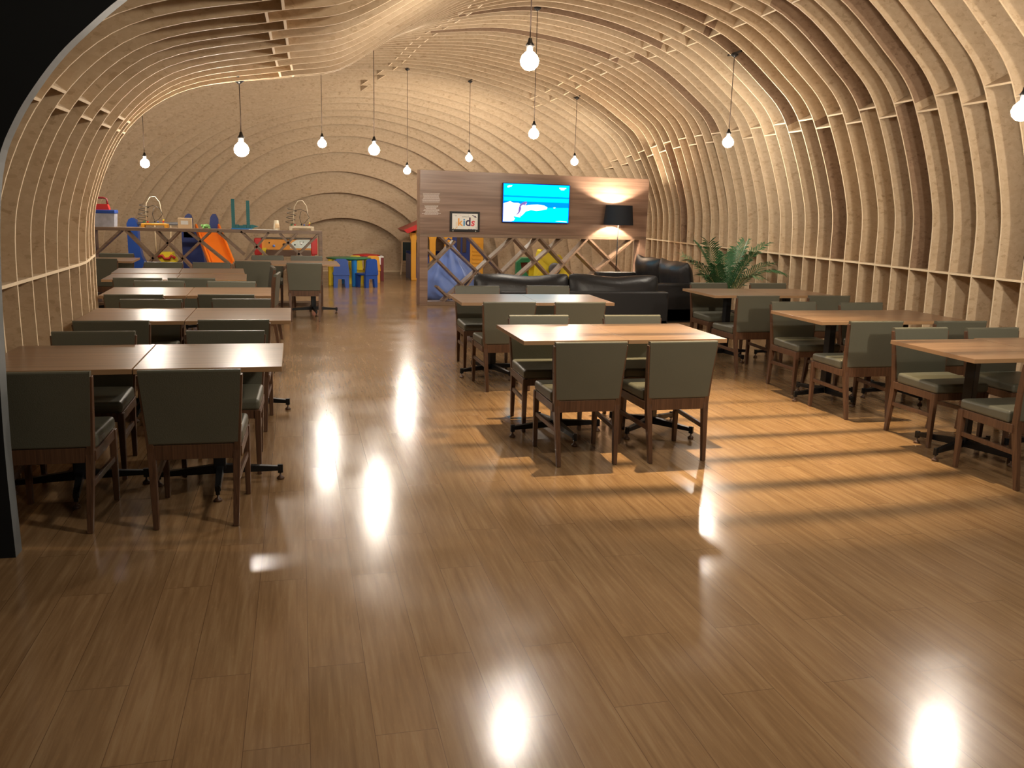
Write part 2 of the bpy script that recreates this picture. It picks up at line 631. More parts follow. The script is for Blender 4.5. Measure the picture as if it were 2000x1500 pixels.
# ------------------------------------------------------------------ the shell of the hall
PROF = [
    (4.2, [(-1.56, 0), (-1.58, 1.1), (-1.54, 1.6), (-1.28, 2.13), (-.85, 2.50), (-.1, 2.69), (.3, 2.77), (.94, 3.12), (1.8, 3.64), (3.0, 3.95), (4.5, 3.66), (5.33, 3.03), (5.60, 2.68), (5.88, 1.73), (5.92, 1.1), (5.93, 0)]),
    (7.3, [(-1.60, 0), (-1.61, 1.1), (-1.55, 1.6), (-1.30, 2.15), (-.87, 2.52), (-.08, 2.71), (.36, 2.80), (.94, 3.14), (1.8, 3.66), (3.0, 3.96), (4.58, 3.66), (5.43, 3.03), (5.71, 2.68), (6.05, 1.73), (6.09, 1.1), (6.11, 0)]),
    (8.4, [(-1.76, 0), (-1.76, 1.1), (-1.71, 1.6), (-1.42, 2.2), (-.93, 2.54), (-.05, 2.71), (.4, 2.80), (.94, 3.16), (1.8, 3.68), (3.0, 3.97), (4.63, 3.66), (5.51, 3.03), (5.79, 2.68), (6.13, 1.73), (6.17, 1.1), (6.19, 0)]),
    (9.2, [(-2.25, 0), (-2.25, 1.1), (-2.15, 1.65), (-1.8, 2.3), (-1.2, 2.66), (-.12, 2.84), (.4, 2.94), (1.0, 3.27), (1.9, 3.74), (3.0, 3.99), (4.64, 3.66), (5.55, 3.03), (5.83, 2.68), (6.18, 1.73), (6.22, 1.1), (6.24, 0)]),
    (10.6, [(-3.3, 0), (-3.3, 1.1), (-3.15, 1.7), (-2.6, 2.45), (-1.7, 2.9), (-.3, 3.08), (.4, 3.22), (1.1, 3.5), (2.0, 3.86), (3.1, 4.02), (4.66, 3.68), (5.6, 3.04), (5.88, 2.69), (6.22, 1.75), (6.28, 1.1), (6.3, 0)]),
    (13.5, [(-4.2, 0), (-4.1, 1.1), (-3.9, 1.8), (-3.2, 2.6), (-2.2, 3.15), (-.8, 3.55), (0, 3.72), (.9, 3.88), (1.8, 4.0), (3.0, 4.05), (4.6, 3.75), (5.7, 3.1), (5.98, 2.72), (6.32, 1.75), (6.37, 1.1), (6.4, 0)]),
    (16.5, [(-4.3, 0), (-4.15, 1.1), (-3.9, 1.8), (-3.2, 2.65), (-2.2, 3.3), (-.9, 3.75), (0, 3.9), (.8, 4.0), (1.7, 4.05), (2.8, 3.98), (4.4, 3.58), (5.55, 2.95), (5.95, 2.5), (6.4, 1.75), (6.5, 1.1), (6.5, 0)]),
]
TT = [0, 18, 28, 40, 52, 62, 70, 77, 86, 97, 114, 130, 141, 154, 164, 180]
for v_, c_, w_, z_ in ((18.5, 1.3, 4.75, 3.65), (19.4, 1.15, 3.9, 3.35), (19.7, 1.1, 3.6, 3.15), (20.0, 1.15, 3.2, 2.9), (20.3, 0.97, 2.8, 2.48), (20.6, .9, 2.38, 2.12), (20.9, 1.0, 1.98, 1.56), (21.2, 1.1, 1.27, 1.0)):
    PROF.append((v_, [(c_ - w_ * math.cos(R(t)), z_ * math.sin(R(t))) for t in TT]))
NC = 16


def ctrl(v):
    v = max(PROF[0][0], min(PROF[-1][0], v))
    for i in range(len(PROF) - 1):
        if PROF[i][0] <= v <= PROF[i + 1][0]:
            break
    a, b = PROF[i], PROF[i + 1]
    t = (v - a[0]) / (b[0] - a[0])
    a0 = PROF[max(0, i - 1)]
    b1 = PROF[min(len(PROF) - 1, i + 2)]
    out = []
    for k in range(NC):
        q = []
        for d in (0, 1):
            m0 = (b[1][k][d] - a0[1][k][d]) / max(1e-6, b[0] - a0[0]) * (b[0] - a[0]) if a0 is not a else b[1][k][d] - a[1][k][d]
            m1 = (b1[1][k][d] - a[1][k][d]) / max(1e-6, b1[0] - a[0]) * (b[0] - a[0]) if b1 is not b else b[1][k][d] - a[1][k][d]
            # straight between the ribs of the apse, eased elsewhere
            if a[0] >= 18.5 or a[0] <= 7.3:
                q.append(a[1][k][d] * (1 - t) + b[1][k][d] * t)
            else:
                h00, h10, h01, h11 = 2 * t ** 3 - 3 * t * t + 1, t ** 3 - 2 * t * t + t, -2 * t ** 3 + 3 * t * t, t ** 3 - t * t
                q.append(h00 * a[1][k][d] + h10 * m0 + h01 * b[1][k][d] + h11 * m1)
        out.append(Vector((q[0], q[1])))
    return out


SUB = 6


def profile(v, sub=SUB):
    c = ctrl(v)
    pts = []
    for k in range(NC - 1):
        p0 = c[k - 1] if k > 0 else c[k] * 2 - c[k + 1]
        p3 = c[k + 2] if k < NC - 2 else c[k + 1] * 2 - c[k]
        p1, p2 = c[k], c[k + 1]
        d1 = max(1e-4, (p2 - p1).length)
        m1 = (p2 - p0) / max(1e-4, (p1 - p0).length + d1) * d1
        m2 = (p3 - p1) / max(1e-4, (p3 - p2).length + d1) * d1
        for s in range(sub):
            t = s / sub
            pts.append(p1 * (2 * t ** 3 - 3 * t * t + 1) + m1 * (t ** 3 - 2 * t * t + t) + p2 * (-2 * t ** 3 + 3 * t * t) + m2 * (t ** 3 - t * t))
    pts.append(c[-1].copy())
    pts[0].y = 0.0
    pts[-1].y = 0.0
    return pts


def normals(pts):
    ns = []
    for i in range(len(pts)):
        a = pts[max(0, i - 1)]
        b = pts[min(len(pts) - 1, i + 1)]
        t = (b - a).normalized()
        ns.append(Vector((-t.y, t.x)))       # outward for a left-to-right arch
    return ns


def ceil_z(u, v):
    best = 0
    p = profile(v)
    for a, b in zip(p, p[1:]):
        lo, hi = sorted((a.x, b.x))
        if lo <= u <= hi and hi > lo:
            z = a.y + (b.y - a.y) * ((u - a.x) / (b.x - a.x) if b.x != a.x else 0)
            best = max(best, z)
    return best


V0, DV = 4.31, 0.31
# some rib pieces between two strips are coloured darker and redder
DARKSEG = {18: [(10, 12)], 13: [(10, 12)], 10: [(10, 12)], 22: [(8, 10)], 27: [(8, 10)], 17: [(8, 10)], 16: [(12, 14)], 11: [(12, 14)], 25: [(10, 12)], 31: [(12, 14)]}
NR = 55
TH = 0.016
DEPTH = 0.264
RV = [V0 + DV * k for k in range(NR)]


def rib_depth(p):
    return DEPTH + (0.10 if p.y < 1.05 else 0.0) + EXTRA


for k, v in enumerate(RV):
    EXTRA = max(0.0, min(0.9, (v - 16.5) * 0.35))
    pts = profile(v)
    ns = normals(pts)
    inner = pts
    outer = [p + n * rib_depth(p) for p, n in zip(pts, ns)]
    outer[0].y = 0
    outer[-1].y = 0
    m = MB()
    n = len(pts)
    h = TH / 2
    vs = []
    for y in (-h, h):
        for p in inner:
            vs.append((p.x, y, p.y))
        for p in outer:
            vs.append((p.x, y, p.y))
    N2 = 2 * n
    f0 = len(m.f)
    m.add(vs, [(i, i + 1, n + i + 1, n + i) for i in range(n - 1)] + [(N2 + i, N2 + n + i, N2 + n + i + 1, N2 + i + 1) for i in range(n - 1)] + [(0, n, N2 + n, N2), (n - 1, N2 + n - 1, N2 + 2 * n - 1, 2 * n - 1)], 0)
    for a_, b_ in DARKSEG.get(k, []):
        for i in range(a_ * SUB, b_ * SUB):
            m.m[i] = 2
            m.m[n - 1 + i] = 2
    m.add(vs, [(i, N2 + i, N2 + i + 1, i + 1) for i in range(n - 1)] + [(n + i, n + i + 1, N2 + n + i + 1, N2 + n + i) for i in range(n - 1)], 1)
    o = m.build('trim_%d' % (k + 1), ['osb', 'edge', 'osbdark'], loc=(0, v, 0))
    tag(o, 'arched chipboard rib of the vault, number %d counted from the entrance' % (k + 1), 'rib', 'vault ribs', 'structure')

# lengthwise strips slotted between the ribs
trim_no = NR


def strip(idx, k0, k1, depth, stag, name_label, slope=0.0):
    global trim_no
    trim_no += 1
    m = MB()
    for k in range(k0, k1):
        ends = []
        for v in (RV[k] + TH / 2, RV[k + 1] - TH / 2):
            pts = profile(v)
            ns = normals(pts)
            i = min(len(pts) - 2, idx * SUB)
            g = (0.5 if k % 2 else -0.5) * stag
            j = i + (1 if g > 0 else -1)
            p, nn = pts[i].lerp(pts[j], abs(g)), ns[i].lerp(ns[j], abs(g)).normalized()
            t = Vector((nn.y, -nn.x))
            ends.append((v, p, nn, t))
        vs = []
        for v, p, nn, t in ends:
            for a, b in ((0.0, -.5), (1, -.5), (1, .5), (0.0, .5)):
                q = p + nn * (a * depth) + t * (b * 0.017)
                vs.append((q.x, v, q.y))
        m.add(vs, [(0, 1, 2, 3), (7, 6, 5, 4), (0, 4, 5, 1), (1, 5, 6, 2), (2, 6, 7, 3)], 0)
        m.add(vs, [(3, 7, 4, 0)], 1)
    o = m.build('trim_%d' % trim_no, ['osb', 'edge'])
    tag(o, name_label, 'strip', None, 'structure')


def shelf(side, k0, k1, z, depth, label):
    global trim_no
    trim_no += 1
    m = MB()
    idx = 1 if side < 0 else 14
    for k in range(k0, k1):
        vs = []
        for v in (RV[k] + TH / 2, RV[k + 1] - TH / 2):
            p = ctrl(v)[idx]
            for a, b in ((0.0, z - .010), (depth, z - .010), (depth, z + .010), (0.0, z + .010)):
                vs.append((p.x + side * a, v, b))
        m.add(vs, [(0, 1, 2, 3), (7, 6, 5, 4), (0, 4, 5, 1), (1, 5, 6, 2), (2, 6, 7, 3)], 0)
        m.add(vs, [(3, 7, 4, 0)], 1)
    o = m.build('trim_%d' % trim_no, ['osb', 'edge'])
    tag(o, label, 'shelf', None, 'structure')


KE = 41
shelf(-1, 0, 40, 1.10, 0.36, 'long chipboard ledge at waist height along the left ribs')
shelf(1, 0, 40, 1.10, 0.36, 'long chipboard ledge at waist height along the right ribs')
strip(3, 0, 38, DEPTH, 1, 'staggered cross strips between the ribs on the left curve')
strip(5, 0, 36, DEPTH, 1, 'staggered cross strips between the ribs on the low hump of the vault')
strip(8, 0, 44, DEPTH, 1, 'staggered cross strips between the ribs left of the crown')
strip(10, 0, 40, DEPTH, 1, 'staggered cross strips between the ribs right of the crown')
strip(12, 0, 40, DEPTH, 1, 'staggered cross strips between the ribs on the right curve')

# back wall
m = MB()
m.box((-0.8, 21.42, 0), (3.0, 21.44, 1.5))
tag(m.build('wall_back', 'osb'), 'flat chipboard panel closing the far end of the vault', 'wall', None, 'structure')
m = MB()
m.box((-0.2, 21.33, 0), (2.4, 21.42, 0.035))
tag(m.build('baseboard_back', 'edge'), 'thin pale skirting under the far end panel', 'baseboard', None, 'structure')

# backing boards low down between the ribs (below the ledge)
for side, nm in ((-1, 'wall_left'), (1, 'wall_right')):
    m = MB()
    idx = 1 if side < 0 else 14
    for k in range(0, 44):
        vs = []
        for v in (RV[k], RV[k + 1]):
            p = ctrl(v)[idx]
            x = p.x + side * 0.385
            vs += [(x, v, 0), (x + side * 0.015, v, 0), (x + side * 0.015, v, 1.09), (x, v, 1.09)]
        m.add(vs, [(0, 4, 7, 3), (1, 2, 6, 5), (3, 7, 6, 2)], 0)
    tag(m.build(nm, 'osb'), 'chipboard backing under the waist-high ledge, %s side' % nm[5:], 'wall', None, 'structure')

# floor
m = MB()
m.box((-7, -3.2, -0.1), (11, 22.2, 0))
tag(m.build('floor', 'floor'), 'glossy oak-brown laminate plank floor', 'floor', None, 'structure')

# dark entrance portal
pp = [(-1.27, 0), (-1.275, 0.5), (-1.262, 1.0), (-1.24, 1.45), (-1.198, 1.733), (-1.126, 1.903), (-1.037, 2.044), (-0.938, 2.172), (-0.834, 2.277), (-0.687, 2.409), (-0.50, 2.545), (-0.24, 2.68), (0.2, 2.82), (0.9, 3.08), (1.8, 3.52), (3.0, 3.80), (4.45, 3.52), (5.25, 2.95), (5.6, 2.4), (5.78, 1.6), (5.82, 0.9), (5.82, 0)]
sm_ = []
for i in range(len(pp) - 1):
    P0, P1, P2, P3 = [Vector(pp[max(0, min(len(pp) - 1, i + d))]) for d in (-1, 0, 1, 2)]
    for j in range(4):
        t = j / 4
        sm_.append(tuple(0.5 * ((2 * P1) + (P2 - P0) * t + (2 * P0 - 5 * P1 + 4 * P2 - P3) * t * t + (3 * P1 - P0 - 3 * P2 + P3) * t ** 3)))
pp = sm_ + [pp[-1]]
n = len(pp)
m = MB()
yf, yb = 4.06, 4.15
top = 6.0
inner_f = [(q[0], yf, q[1]) for q in pp]
inner_b = [(q[0], yb, q[1]) for q in pp]
outer = []
cxx, czz = 2.3, 1.0
for i, q in enumerate(pp):
    if i == 0:
        outer.append((-7.0, 0.0))
    elif i == n - 1:
        outer.append((11.0, 0.0))
    else:
        d = Vector((q[0] - cxx, max(0.0, q[1] - czz)))
        k = min((9.0 / abs(d.x)) if abs(d.x) > 1e-6 else 99, (5.0 / d.y) if d.y > 1e-6 else 99)
        outer.append((cxx + d.x * k, czz + d.y * k if q[1] > czz else q[1]))
m.add(inner_f + [(a, yf, min(b, top)) for a, b in outer], [(i, n + i, n + i + 1, i + 1) for i in range(n - 1)], 0)
m.add(inner_b + [(a, yb, min(b, top)) for a, b in outer], [(i, i + 1, n + i + 1, n + i) for i in range(n - 1)], 0)
m.add(inner_f + inner_b, [(i, n + i, n + i + 1, i + 1) for i in range(n - 1)], 1)
tag(m.build('wall_front', ['dark', 'reveal']), 'black entrance wall with a pale curved opening edge', 'wall', None, 'structure')


# ------------------------------------------------------------------ pendant bulbs
def make_pendant(p, top, label):
    t = thing('pendant_lamp', label, 'lamp', (p[0], p[1], top), 0, 'bare-bulb pendant lamps')
    dz = p[2] - top
    m = MB()
    m.tube([(0, 0, 0), (0.002, 0.001, dz * .5), (0, 0, dz + 0.14)], 0.0045, 6)
    m.build('cord', 'cord', t)
    m = MB()
    m.lathe([(0.045, 0.0), (0.045, -0.012), (0.02, -0.03), (0.006, -0.04)], (0, 0, 0.0), 16)
    m.box((-.012, -.16, 0), (.012, .16, .02))
    m.build('ceiling_hook', 'socket', t)
    m = MB()
    m.lathe([(0.006, 0.150), (0.012, 0.145), (0.018, 0.12), (0.034, 0.095), (0.024, 0.09), (0.024, 0.052)], (0, 0, dz), 14)
    m.build('bulb_socket', 'socket', t)
    m = MB()
    m.lathe([(0.020, 0.060), (0.032, 0.050), (0.055, 0.028), (0.067, -0.004), (0.060, -0.036), (0.036, -0.062), (0.001, -0.072)], (0, 0, dz), 16)
    m.build('bulb', 'bulb', t)
    return t


PEND = [
    ((1.61, 6.20, 2.63), 'bare glowing pendant bulb nearest the camera, hanging centrally over the aisle'),
    ((5.06, 9.84, 2.46), 'bare pendant bulb hung from a dark mount on the right curve above the tables'),
    ((0.91, 10.86, 2.26), 'bare pendant bulb over the aisle, fourth from the left edge'),
    ((2.00, 16.58, 2.25), 'low pendant bulb just left of the partition top corner'),
    ((0.39, 14.32, 2.53), 'bare pendant bulb above the right end of the toy counter'),
    ((-0.49, 8.48, 2.07), 'bright pendant bulb hanging under the low hump over the left tables'),
    ((2.94, 11.0, 2.55), 'bare pendant bulb hanging above the black sofa'),
    (tuple(at(1122, 315, v=15.3)), 'small far pendant bulb above the floor lamp side of the partition'),
    (tuple(at(916, 308, v=16.6)), 'small far pendant bulb above the small kids sign'),
    (tuple(at(283, 318, v=14.0)), 'leftmost pendant bulb, above the toy counter beside the left ribs'),
    (tuple(at(1997, 215, v=4.95)), 'pendant bulb cut by the right edge of the photo'),
]
for p, lab in PEND:
    make_pendant(p, ceil_z(p[0], p[1]) + 0.02, lab)


# ------------------------------------------------------------------ dining chairs
def make_chair():
    t = thing('dining_chair', 'olive', 'chair')
    # local +y is the front
    m = MB()
    m.box((-0.225, -0.165, 0.395), (0.225, 0.255, 0.475))
    for i, p in enumerate(m.v):
        if p.z > 0.44 and p.y > 0.2:
            p.z -= 0.012
    m.build('seat', 'leather', t, bevel=0.022, seg=3)
    m = MB()
    w = 0.222
    prof = [(-0.178, 0.420), (-0.190, 0.52), (-0.208, 0.66), (-0.232, 0.80), (-0.268, 0.80), (-0.252, 0.66), (-0.238, 0.52), (-0.232, 0.420)]
    m.prism(prof, -w, w, 'x')
    for p_ in m.v:
        p_.x *= 0.935 + 0.125 * (p_.z - 0.42) / 0.38
    m.build('backrest', 'leather', t, bevel=0.012, seg=2)
    for s in (-1, 1):
        m = MB()
        x = s * 0.212
        m.bar((x, 0.232, 0), (x, 0.232, 0.395), 0.026, 0.028, 0.036, 0.042)
        m.build('front_leg', 'walnut', t, bevel=0.003, seg=1)
        m = MB()
        xs = [(s * 0.188, -0.262, 0, .026, .030), (s * 0.200, -0.205, 0.385, .036, .046), (s * 0.225, -0.222, 0.60, .013, .042), (s * 0.238, -0.245, 0.775, .011, .030)]
        for a, b in zip(xs, xs[1:]):
            m.bar(a[:3], b[:3], a[3], a[4], b[3], b[4])
        m.build('rear_leg', 'walnut', t, bevel=0.002, seg=1)
        m = MB()
        m.bar((s * 0.195, -0.225, 0.225), (x, 0.232, 0.235), 0.018, 0.030, side=(0, 0, 1))
        m.build('stretcher', 'walnut', t, bevel=0.002, seg=1)
    m = MB()
    m.box((-0.212, -0.228, 0.345), (0.212, -0.190, 0.420))
    m.box((-0.222, 0.215, 0.345), (0.222, 0.245, 0.398))
    for s in (-1, 1):
        m.box((s * 0.212 - 0.012, -0.2, 0.345), (s * 0.212 + 0.012, 0.22, 0.398))
    m.build('seat_frame', 'walnut', t, bevel=0.002, seg=1)
    return t


def make_table_full():
    t = thing('pedestal_table', 'table', 'table')
    w, d = 0.733, 0.80
    m = MB()
    m.box((-w / 2, -d / 2, 0.722), (w / 2, d / 2, 0.75))
    m.m = [0, 0, 1, 1, 1, 1]
    m.build('tabletop', ['top', 'topedge'], t, bevel=0.0015, seg=1)
    m = MB()
    m.box((-0.034, -0.034, 0.085), (0.034, 0.034, 0.705))
    m.box((-0.19, -0.17, 0.700), (0.19, 0.17, 0.722))
    m.build('column', 'iron', t, bevel=0.004, seg=1)
    m = MB()
    for k in range(4):
        a = math.pi / 2 * k
        dx, dy = math.cos(a), math.sin(a)
        m.bar((dx * 0.02, dy * 0.02, 0.085), (dx * 0.337, dy * 0.337, 0.068), 0.040, 0.052, 0.030, 0.026, side=(0, 0, 1))
        m.bar((dx * 0.335, dy * 0.335, 0.090), (dx * 0.335, dy * 0.335, 0.040), 0.022, 0.030, side=(dx, dy, 0))
    base = m.build('base_cross', 'iron', t, bevel=0.002, seg=1)
    for k in range(4):
        a = math.pi / 2 * k
        m = MB()
        m.lathe([(0.020, 0.0), (0.023, 0.008), (0.017, 0.016), (0.006, 0.024), (0.006, 0.042)], (math.cos(a) * 0.335, math.sin(a) * 0.335, 0), 12)
        m.build('foot_glide', 'pad', base)
    return t


CHAIR = make_chair()
index_tree(CHAIR)
TABLE = make_table_full()
index_tree(TABLE)
used_c = used_t = False


def put_chair(u, v, face, label, group, jit=None):
    """v is where the chair's back stands; face +1: chair looks away from the camera"""
    global used_c
    rz = {1: 0.0, -1: math.pi, 2: math.pi / 2, -2: -math.pi / 2}[face]
    off = {1: (0, 0.25), -1: (0, -0.25), 2: (-0.25, 0), -2: (0.25, 0)}[face]
    j = random.uniform(-1, 1) * 1.5 if jit is None else jit
    loc = (u + off[0], v + off[1], 0)
    if not used_c:
        used_c = True
        CHAIR.location = loc
        CHAIR.rotation_euler = (0, 0, rz + R(j))
        CHAIR['label'] = label
        CHAIR['group'] = group
        return CHAIR
    return dup(CHAIR, loc, rz + R(j), label, group)


def put_table(u, v, rz, label, group, spin=0.0, scale=(1, 1, 1)):
    global used_t
    if not used_t:
        used_t = True
        o = TABLE
        o.location = (u, v, 0)
        o.rotation_euler = (0, 0, R(rz))
        o['label'] = label
        o['group'] = group
    else:
        o = dup(TABLE, (u, v, 0), R(rz), label, group)
    for ch in o.children:
        if ch.name.startswith('base_cross') or ch.name.startswith('column'):
            ch.rotation_euler = (0, 0, R(spin))
    return o


CG = 'olive dining chairs'
TG = 'brown pedestal tables'
ROWS = {
    'nearest left': dict(t=[(-1.21, 5.03), (-0.47, 5.03)], n=[(-1.20, 4.33), (-0.52, 4.32)], f=[(-1.225, 5.66), (-0.465, 5.65)], spin=(8, 2)),
    'second left': dict(t=[(-1.18, 6.90), (-0.44, 6.90)], n=[(-1.225, 6.16), (-0.445, 6.18)], f=[(-1.185, 7.50), (-0.475, 7.55)], spin=(0, -12)),
    'third left': dict(t=[(-1.38, 8.66), (-0.64, 8.68)], n=[(-1.37, 7.88), (-0.625, 7.90)], f=[(-1.37, 9.24), (-0.68, 9.24)], spin=(10, 0)),
    'front middle': dict(t=[(1.785, 5.81), (2.52, 5.81)], n=[(1.76, 5.035), (2.37, 5.02)], f=[(1.785, 6.385), (2.55, 6.37)], spin=(6, 38)),
    'second middle': dict(t=[(1.80, 8.09), (2.535, 8.08)], n=[(1.78, 7.31), (2.42, 7.29)], f=[(1.80, 8.84), (2.585, 8.90)], spin=(22, 5)),
    'farthest right': dict(t=[(4.66, 8.80), (5.40, 8.80)], n=[(4.52, 7.90), (5.36, 7.92)], f=[(4.72, 9.40), (5.50, 9.41)], spin=(10, 0)),
    'centre right': dict(t=[(4.55, 6.66), (5.285, 6.66)], n=[(4.455, 5.92), (5.23, 5.90)], f=[(4.575, 7.34), (5.27, 7.27)], spin=(10, 0)),
    'nearest right': dict(t=[(4.47, 4.88), (5.21, 4.92)], n=[(4.40, 4.13)], f=[(4.56, 5.55), (5.17, 5.51)], spin=(20, 0)),
}
for row, d in ROWS.items():
    left = row.endswith('left')
    ends = ('wall', 'aisle') if left else (('left', 'right') if 'middle' in row else ('aisle', 'wall'))
    for i, (u, v) in enumerate(d['t']):
        rz = -1.0 if row == 'second middle' else (1.5 if row == 'third left' else 0.3)
        put_table(u, v, rz, 'square brown laminate table, %s half of the %s pair of joined tables' % (ends[i], row), TG, d['spin'][i])
    for i, (u, v) in enumerate(d['n']):
        put_chair(u, v, 1, 'olive chair with back to camera, %s end of the %s table pair' % (ends[i], row), CG)
    for i, (u, v) in enumerate(d['f']):
        put_chair(u, v, -1, 'olive chair facing the camera across the %s table pair, %s end' % (row, ends[i]), CG)

# fourth left block: four tables pushed together
for i, (u, v) in enumerate([(-1.70, 10.33), (-0.96, 10.36), (-1.78, 11.22), (-1.04, 11.27)]):
    put_table(u, v, 3.0 if i < 2 else 4.5, 'square brown laminate table, %s quarter of the four-table block at the far left' % ['near wall', 'near aisle', 'far wall', 'far aisle'][i], TG, 4 * i)
for i, (u, v) in enumerate([(-1.62, 9.56), (-1.10, 9.58)]):
    put_chair(u, v, 1, 'olive chair with back to camera at the near side of the four-table block, %s' % ['wall side', 'aisle side'][i], CG)
for i, (u, v) in enumerate([(-1.72, 12.02), (-1.13, 12.05)]):
    put_chair(u, v, -1, 'olive chair on the far side of the four-table block, %s' % ['wall side', 'aisle side'][i], CG)
p1, p2 = at(534, 521, z=.8), at(542, 533, z=.8)
put_chair(p1.x, p1.y, 2, 'olive chair seen edge-on, farther one at the aisle end of the four-table block', CG, 6)
put_chair(p2.x, p2.y, 2, 'olive chair seen edge-on, nearer one at the aisle end of the four-table block', CG, -5)
# table in front of the toy counter
for i, (u, v) in enumerate([(-0.545, 13.0), (0.19, 13.0)]):
    put_table(u, v, 1.0, 'square brown laminate table before the toy counter, %s half of its pair' % ['left', 'right'][i], TG, [0, 5][i])
put_chair(0.07, 12.13, 1, 'olive chair with back to camera before the toy counter, beside the kids table', CG)
put_chair(-0.62, 12.40, 1, 'olive chair half hidden behind the edge-on chairs, before the toy counter', CG)
put_chair(-0.47, 13.80, -1, 'olive chair facing the camera against the toy counter, left one', CG)
put_chair(0.11, 13.80, -1, 'olive chair facing the camera against the toy counter, right one', CG)
put_table(-2.62, 13.25, 2, 'brown table half hidden by the left ribs before the toy counter', TG, 5)
put_chair(-2.62, 12.62, 1, 'olive chair with back to camera at the table behind the left ribs', CG)
put_chair(-2.62, 13.86, -1, 'olive chair facing the camera at the table behind the left ribs', CG)


# ------------------------------------------------------------------ lattice helper
def clip(p, q, x0, x1, z0, z1):
    """clip the segment to the frame"""
    (ax, az), (bx, bz) = p, q
    dx, dz = bx - ax, bz - az
    t0, t1 = 0.0, 1.0
    for pp_, qq in ((-dx, ax - x0), (dx, x1 - ax), (-dz, az - z0), (dz, z1 - az)):
        if abs(pp_) < 1e-9:
            continue
        r = qq / pp_
        if pp_ < 0:
            t0 = max(t0, r)
        else:
            t1 = min(t1, r)
    return (ax + dx * t0, az + dz * t0), (ax + dx * t1, az + dz * t1)


def lattice(parent, segs, y0, y1, x0, x1, z0, z1, th=0.03, name='lattice_board'):
    for i, (p, q, ext) in enumerate(segs):
        d = Vector((q[0] - p[0], q[1] - p[1]))
        if ext:
            p = (p[0] - d.x * 4, p[1] - d.y * 4)
            q = (q[0] + d.x * 4, q[1] + d.y * 4)
            p, q = clip(p, q, x0, x1, z0, z1)
        m = MB()
        m.bar((p[0], 0, p[1]), (q[0], 0, q[1]), th, abs(y1 - y0), side=(0, 1, 0))
        o = m.build(name, 'slat', parent, loc=(0, (y0 + y1) / 2, 0))


# ------------------------------------------------------------------ partition with the television
PA = Vector((1.90, 14.04, 0))
PB = Vector((6.00, 14.50, 0))
PD = (PB - PA)
PLEN = PD.length
PANG = math.atan2(PD.y, PD.x)
part = thing('partition', 'brown wood veneer partition with diamond lattice base, carrying the television', 'partition', PA, PANG)


def onp(px, py, off=0.0):
    """pixel -> (along, height) on the partition's face"""
    d = M3 @ Vector((px - 1000, -(py - 750), -F))
    nrm = Vector((math.sin(PANG), -math.cos(PANG), 0))
    org = Vector((0, 0, CH))
    t = (PA + nrm * off - org).dot(nrm) / d.dot(nrm)
    q = org + d * t - PA
    return (q.x * math.cos(PANG) + q.y * math.sin(PANG), q.z)


TP = 0.20
m = MB()
m.box((0, 0, 1.17), (PLEN, TP, 2.17))
m.build('panel', 'panel', part, bevel=0.003, seg=1)
m = MB()
m.box((0.0, -0.004, 1.115), (PLEN, TP + 0.03, 1.17))
m.build('beam', 'slat', part, bevel=0.002, seg=1)
m = MB()
m.box((0, -0.002, 0), (0.135, TP, 1.115))
m.build('post', 'panel', part, bevel=0.002, seg=1)
m = MB()
m.box((PLEN - 0.13, -0.002, 0), (PLEN, TP, 1.115))
m.build('post', 'panel', part, bevel=0.002, seg=1)
m = MB()
m.box((0.135, -0.002, 0), (PLEN - 0.13, TP + 0.02, 0.065))
m.build('bottom_rail', 'slat', part, bevel=0.002, seg=1)
segs = []
for a, b, ext in [((830, 482), (907, 560), 1), ((860, 461), (935, 532), 1), ((915, 462), (982, 534), 1), ((1005, 464), (1067, 532), 1), ((1055, 464), (1117, 532), 1), ((1150, 465), (1212, 527), 1), ((1127, 492), (1180, 545), 0), ((855, 560), (880, 584), 0),
                  ((830, 532), (890, 471), 0), ((935, 527), (1005, 464), 1), ((982, 534), (1052, 465), 1), ((1020, 535), (1100, 465), 1), ((1087, 532), (1150, 465), 1), ((1170, 527), (1240, 465), 1), ((890, 590), (935, 527), 0)]:
    segs.append((onp(*a), onp(*b), ext))
lattice(part, segs, 0.0, TP, 0.13, PLEN - 0.12, 0.06, 1.12, 0.032)
# printed text on the panel
m = MB()
rows1 = [(826, 859), (826.5, 857.5), (827, 857), (827.5, 857.5), (827, 858), (826, 858.5), (824, 860), (825.5, 859), (825, 858)]
rows2 = [(829, 856), (830, 855.5), (829.5, 853), (832, 852), (828, 858), (827, 858), (831, 855), (830, 856), (824, 861), (829, 856)]
rnd = random.Random(3)
for rows, y0, y1 in ((rows1, 378.5, 394.5), (rows2, 402.0, 418.5)):
    for i, (a, b) in enumerate(rows):
        y = y0 + (y1 - y0) * i / (len(rows) - 1)
        x = a
        while x < b:
            w = rnd.uniform(1.0, 3.0)
            p, q = onp(x, y - 0.55), onp(min(b, x + w), y + 0.55)
            m.box((p[0], -0.003, q[1]), (q[0], -0.0005, p[1]))
            x += w + 0.5
m.build('printed_text', 'ink_w', part)


def local_thing(name, label, cat, group=None):
    return thing(name, label, cat, PA, PANG, group)


# television
tv = local_thing('television', 'flat television on the partition showing a surfer on blue sea', 'television')
(tx0, tz1), (tx1, tz0) = onp(982, 356.5, .06), onp(1110, 437, .06)
m = MB()
m.box((tx0, -0.075, tz0), (tx1, -0.03, tz1))
m.build('casing', 'blackp', tv, bevel=0.006)
m = MB()
m.box((tx0 + .3, -0.032, tz0 + .15), (tx1 - .3, 0.0, tz1 - .15))
m.build('wall_bracket', 'blackp', tv)
tw, thh = tx1 - tx0, tz1 - tz0


def tp(a, b):
    return (tx0 + 0.016 + a * (tw - 0.032), tz0 + 0.018 + (1 - b) * (thh - 0.034))


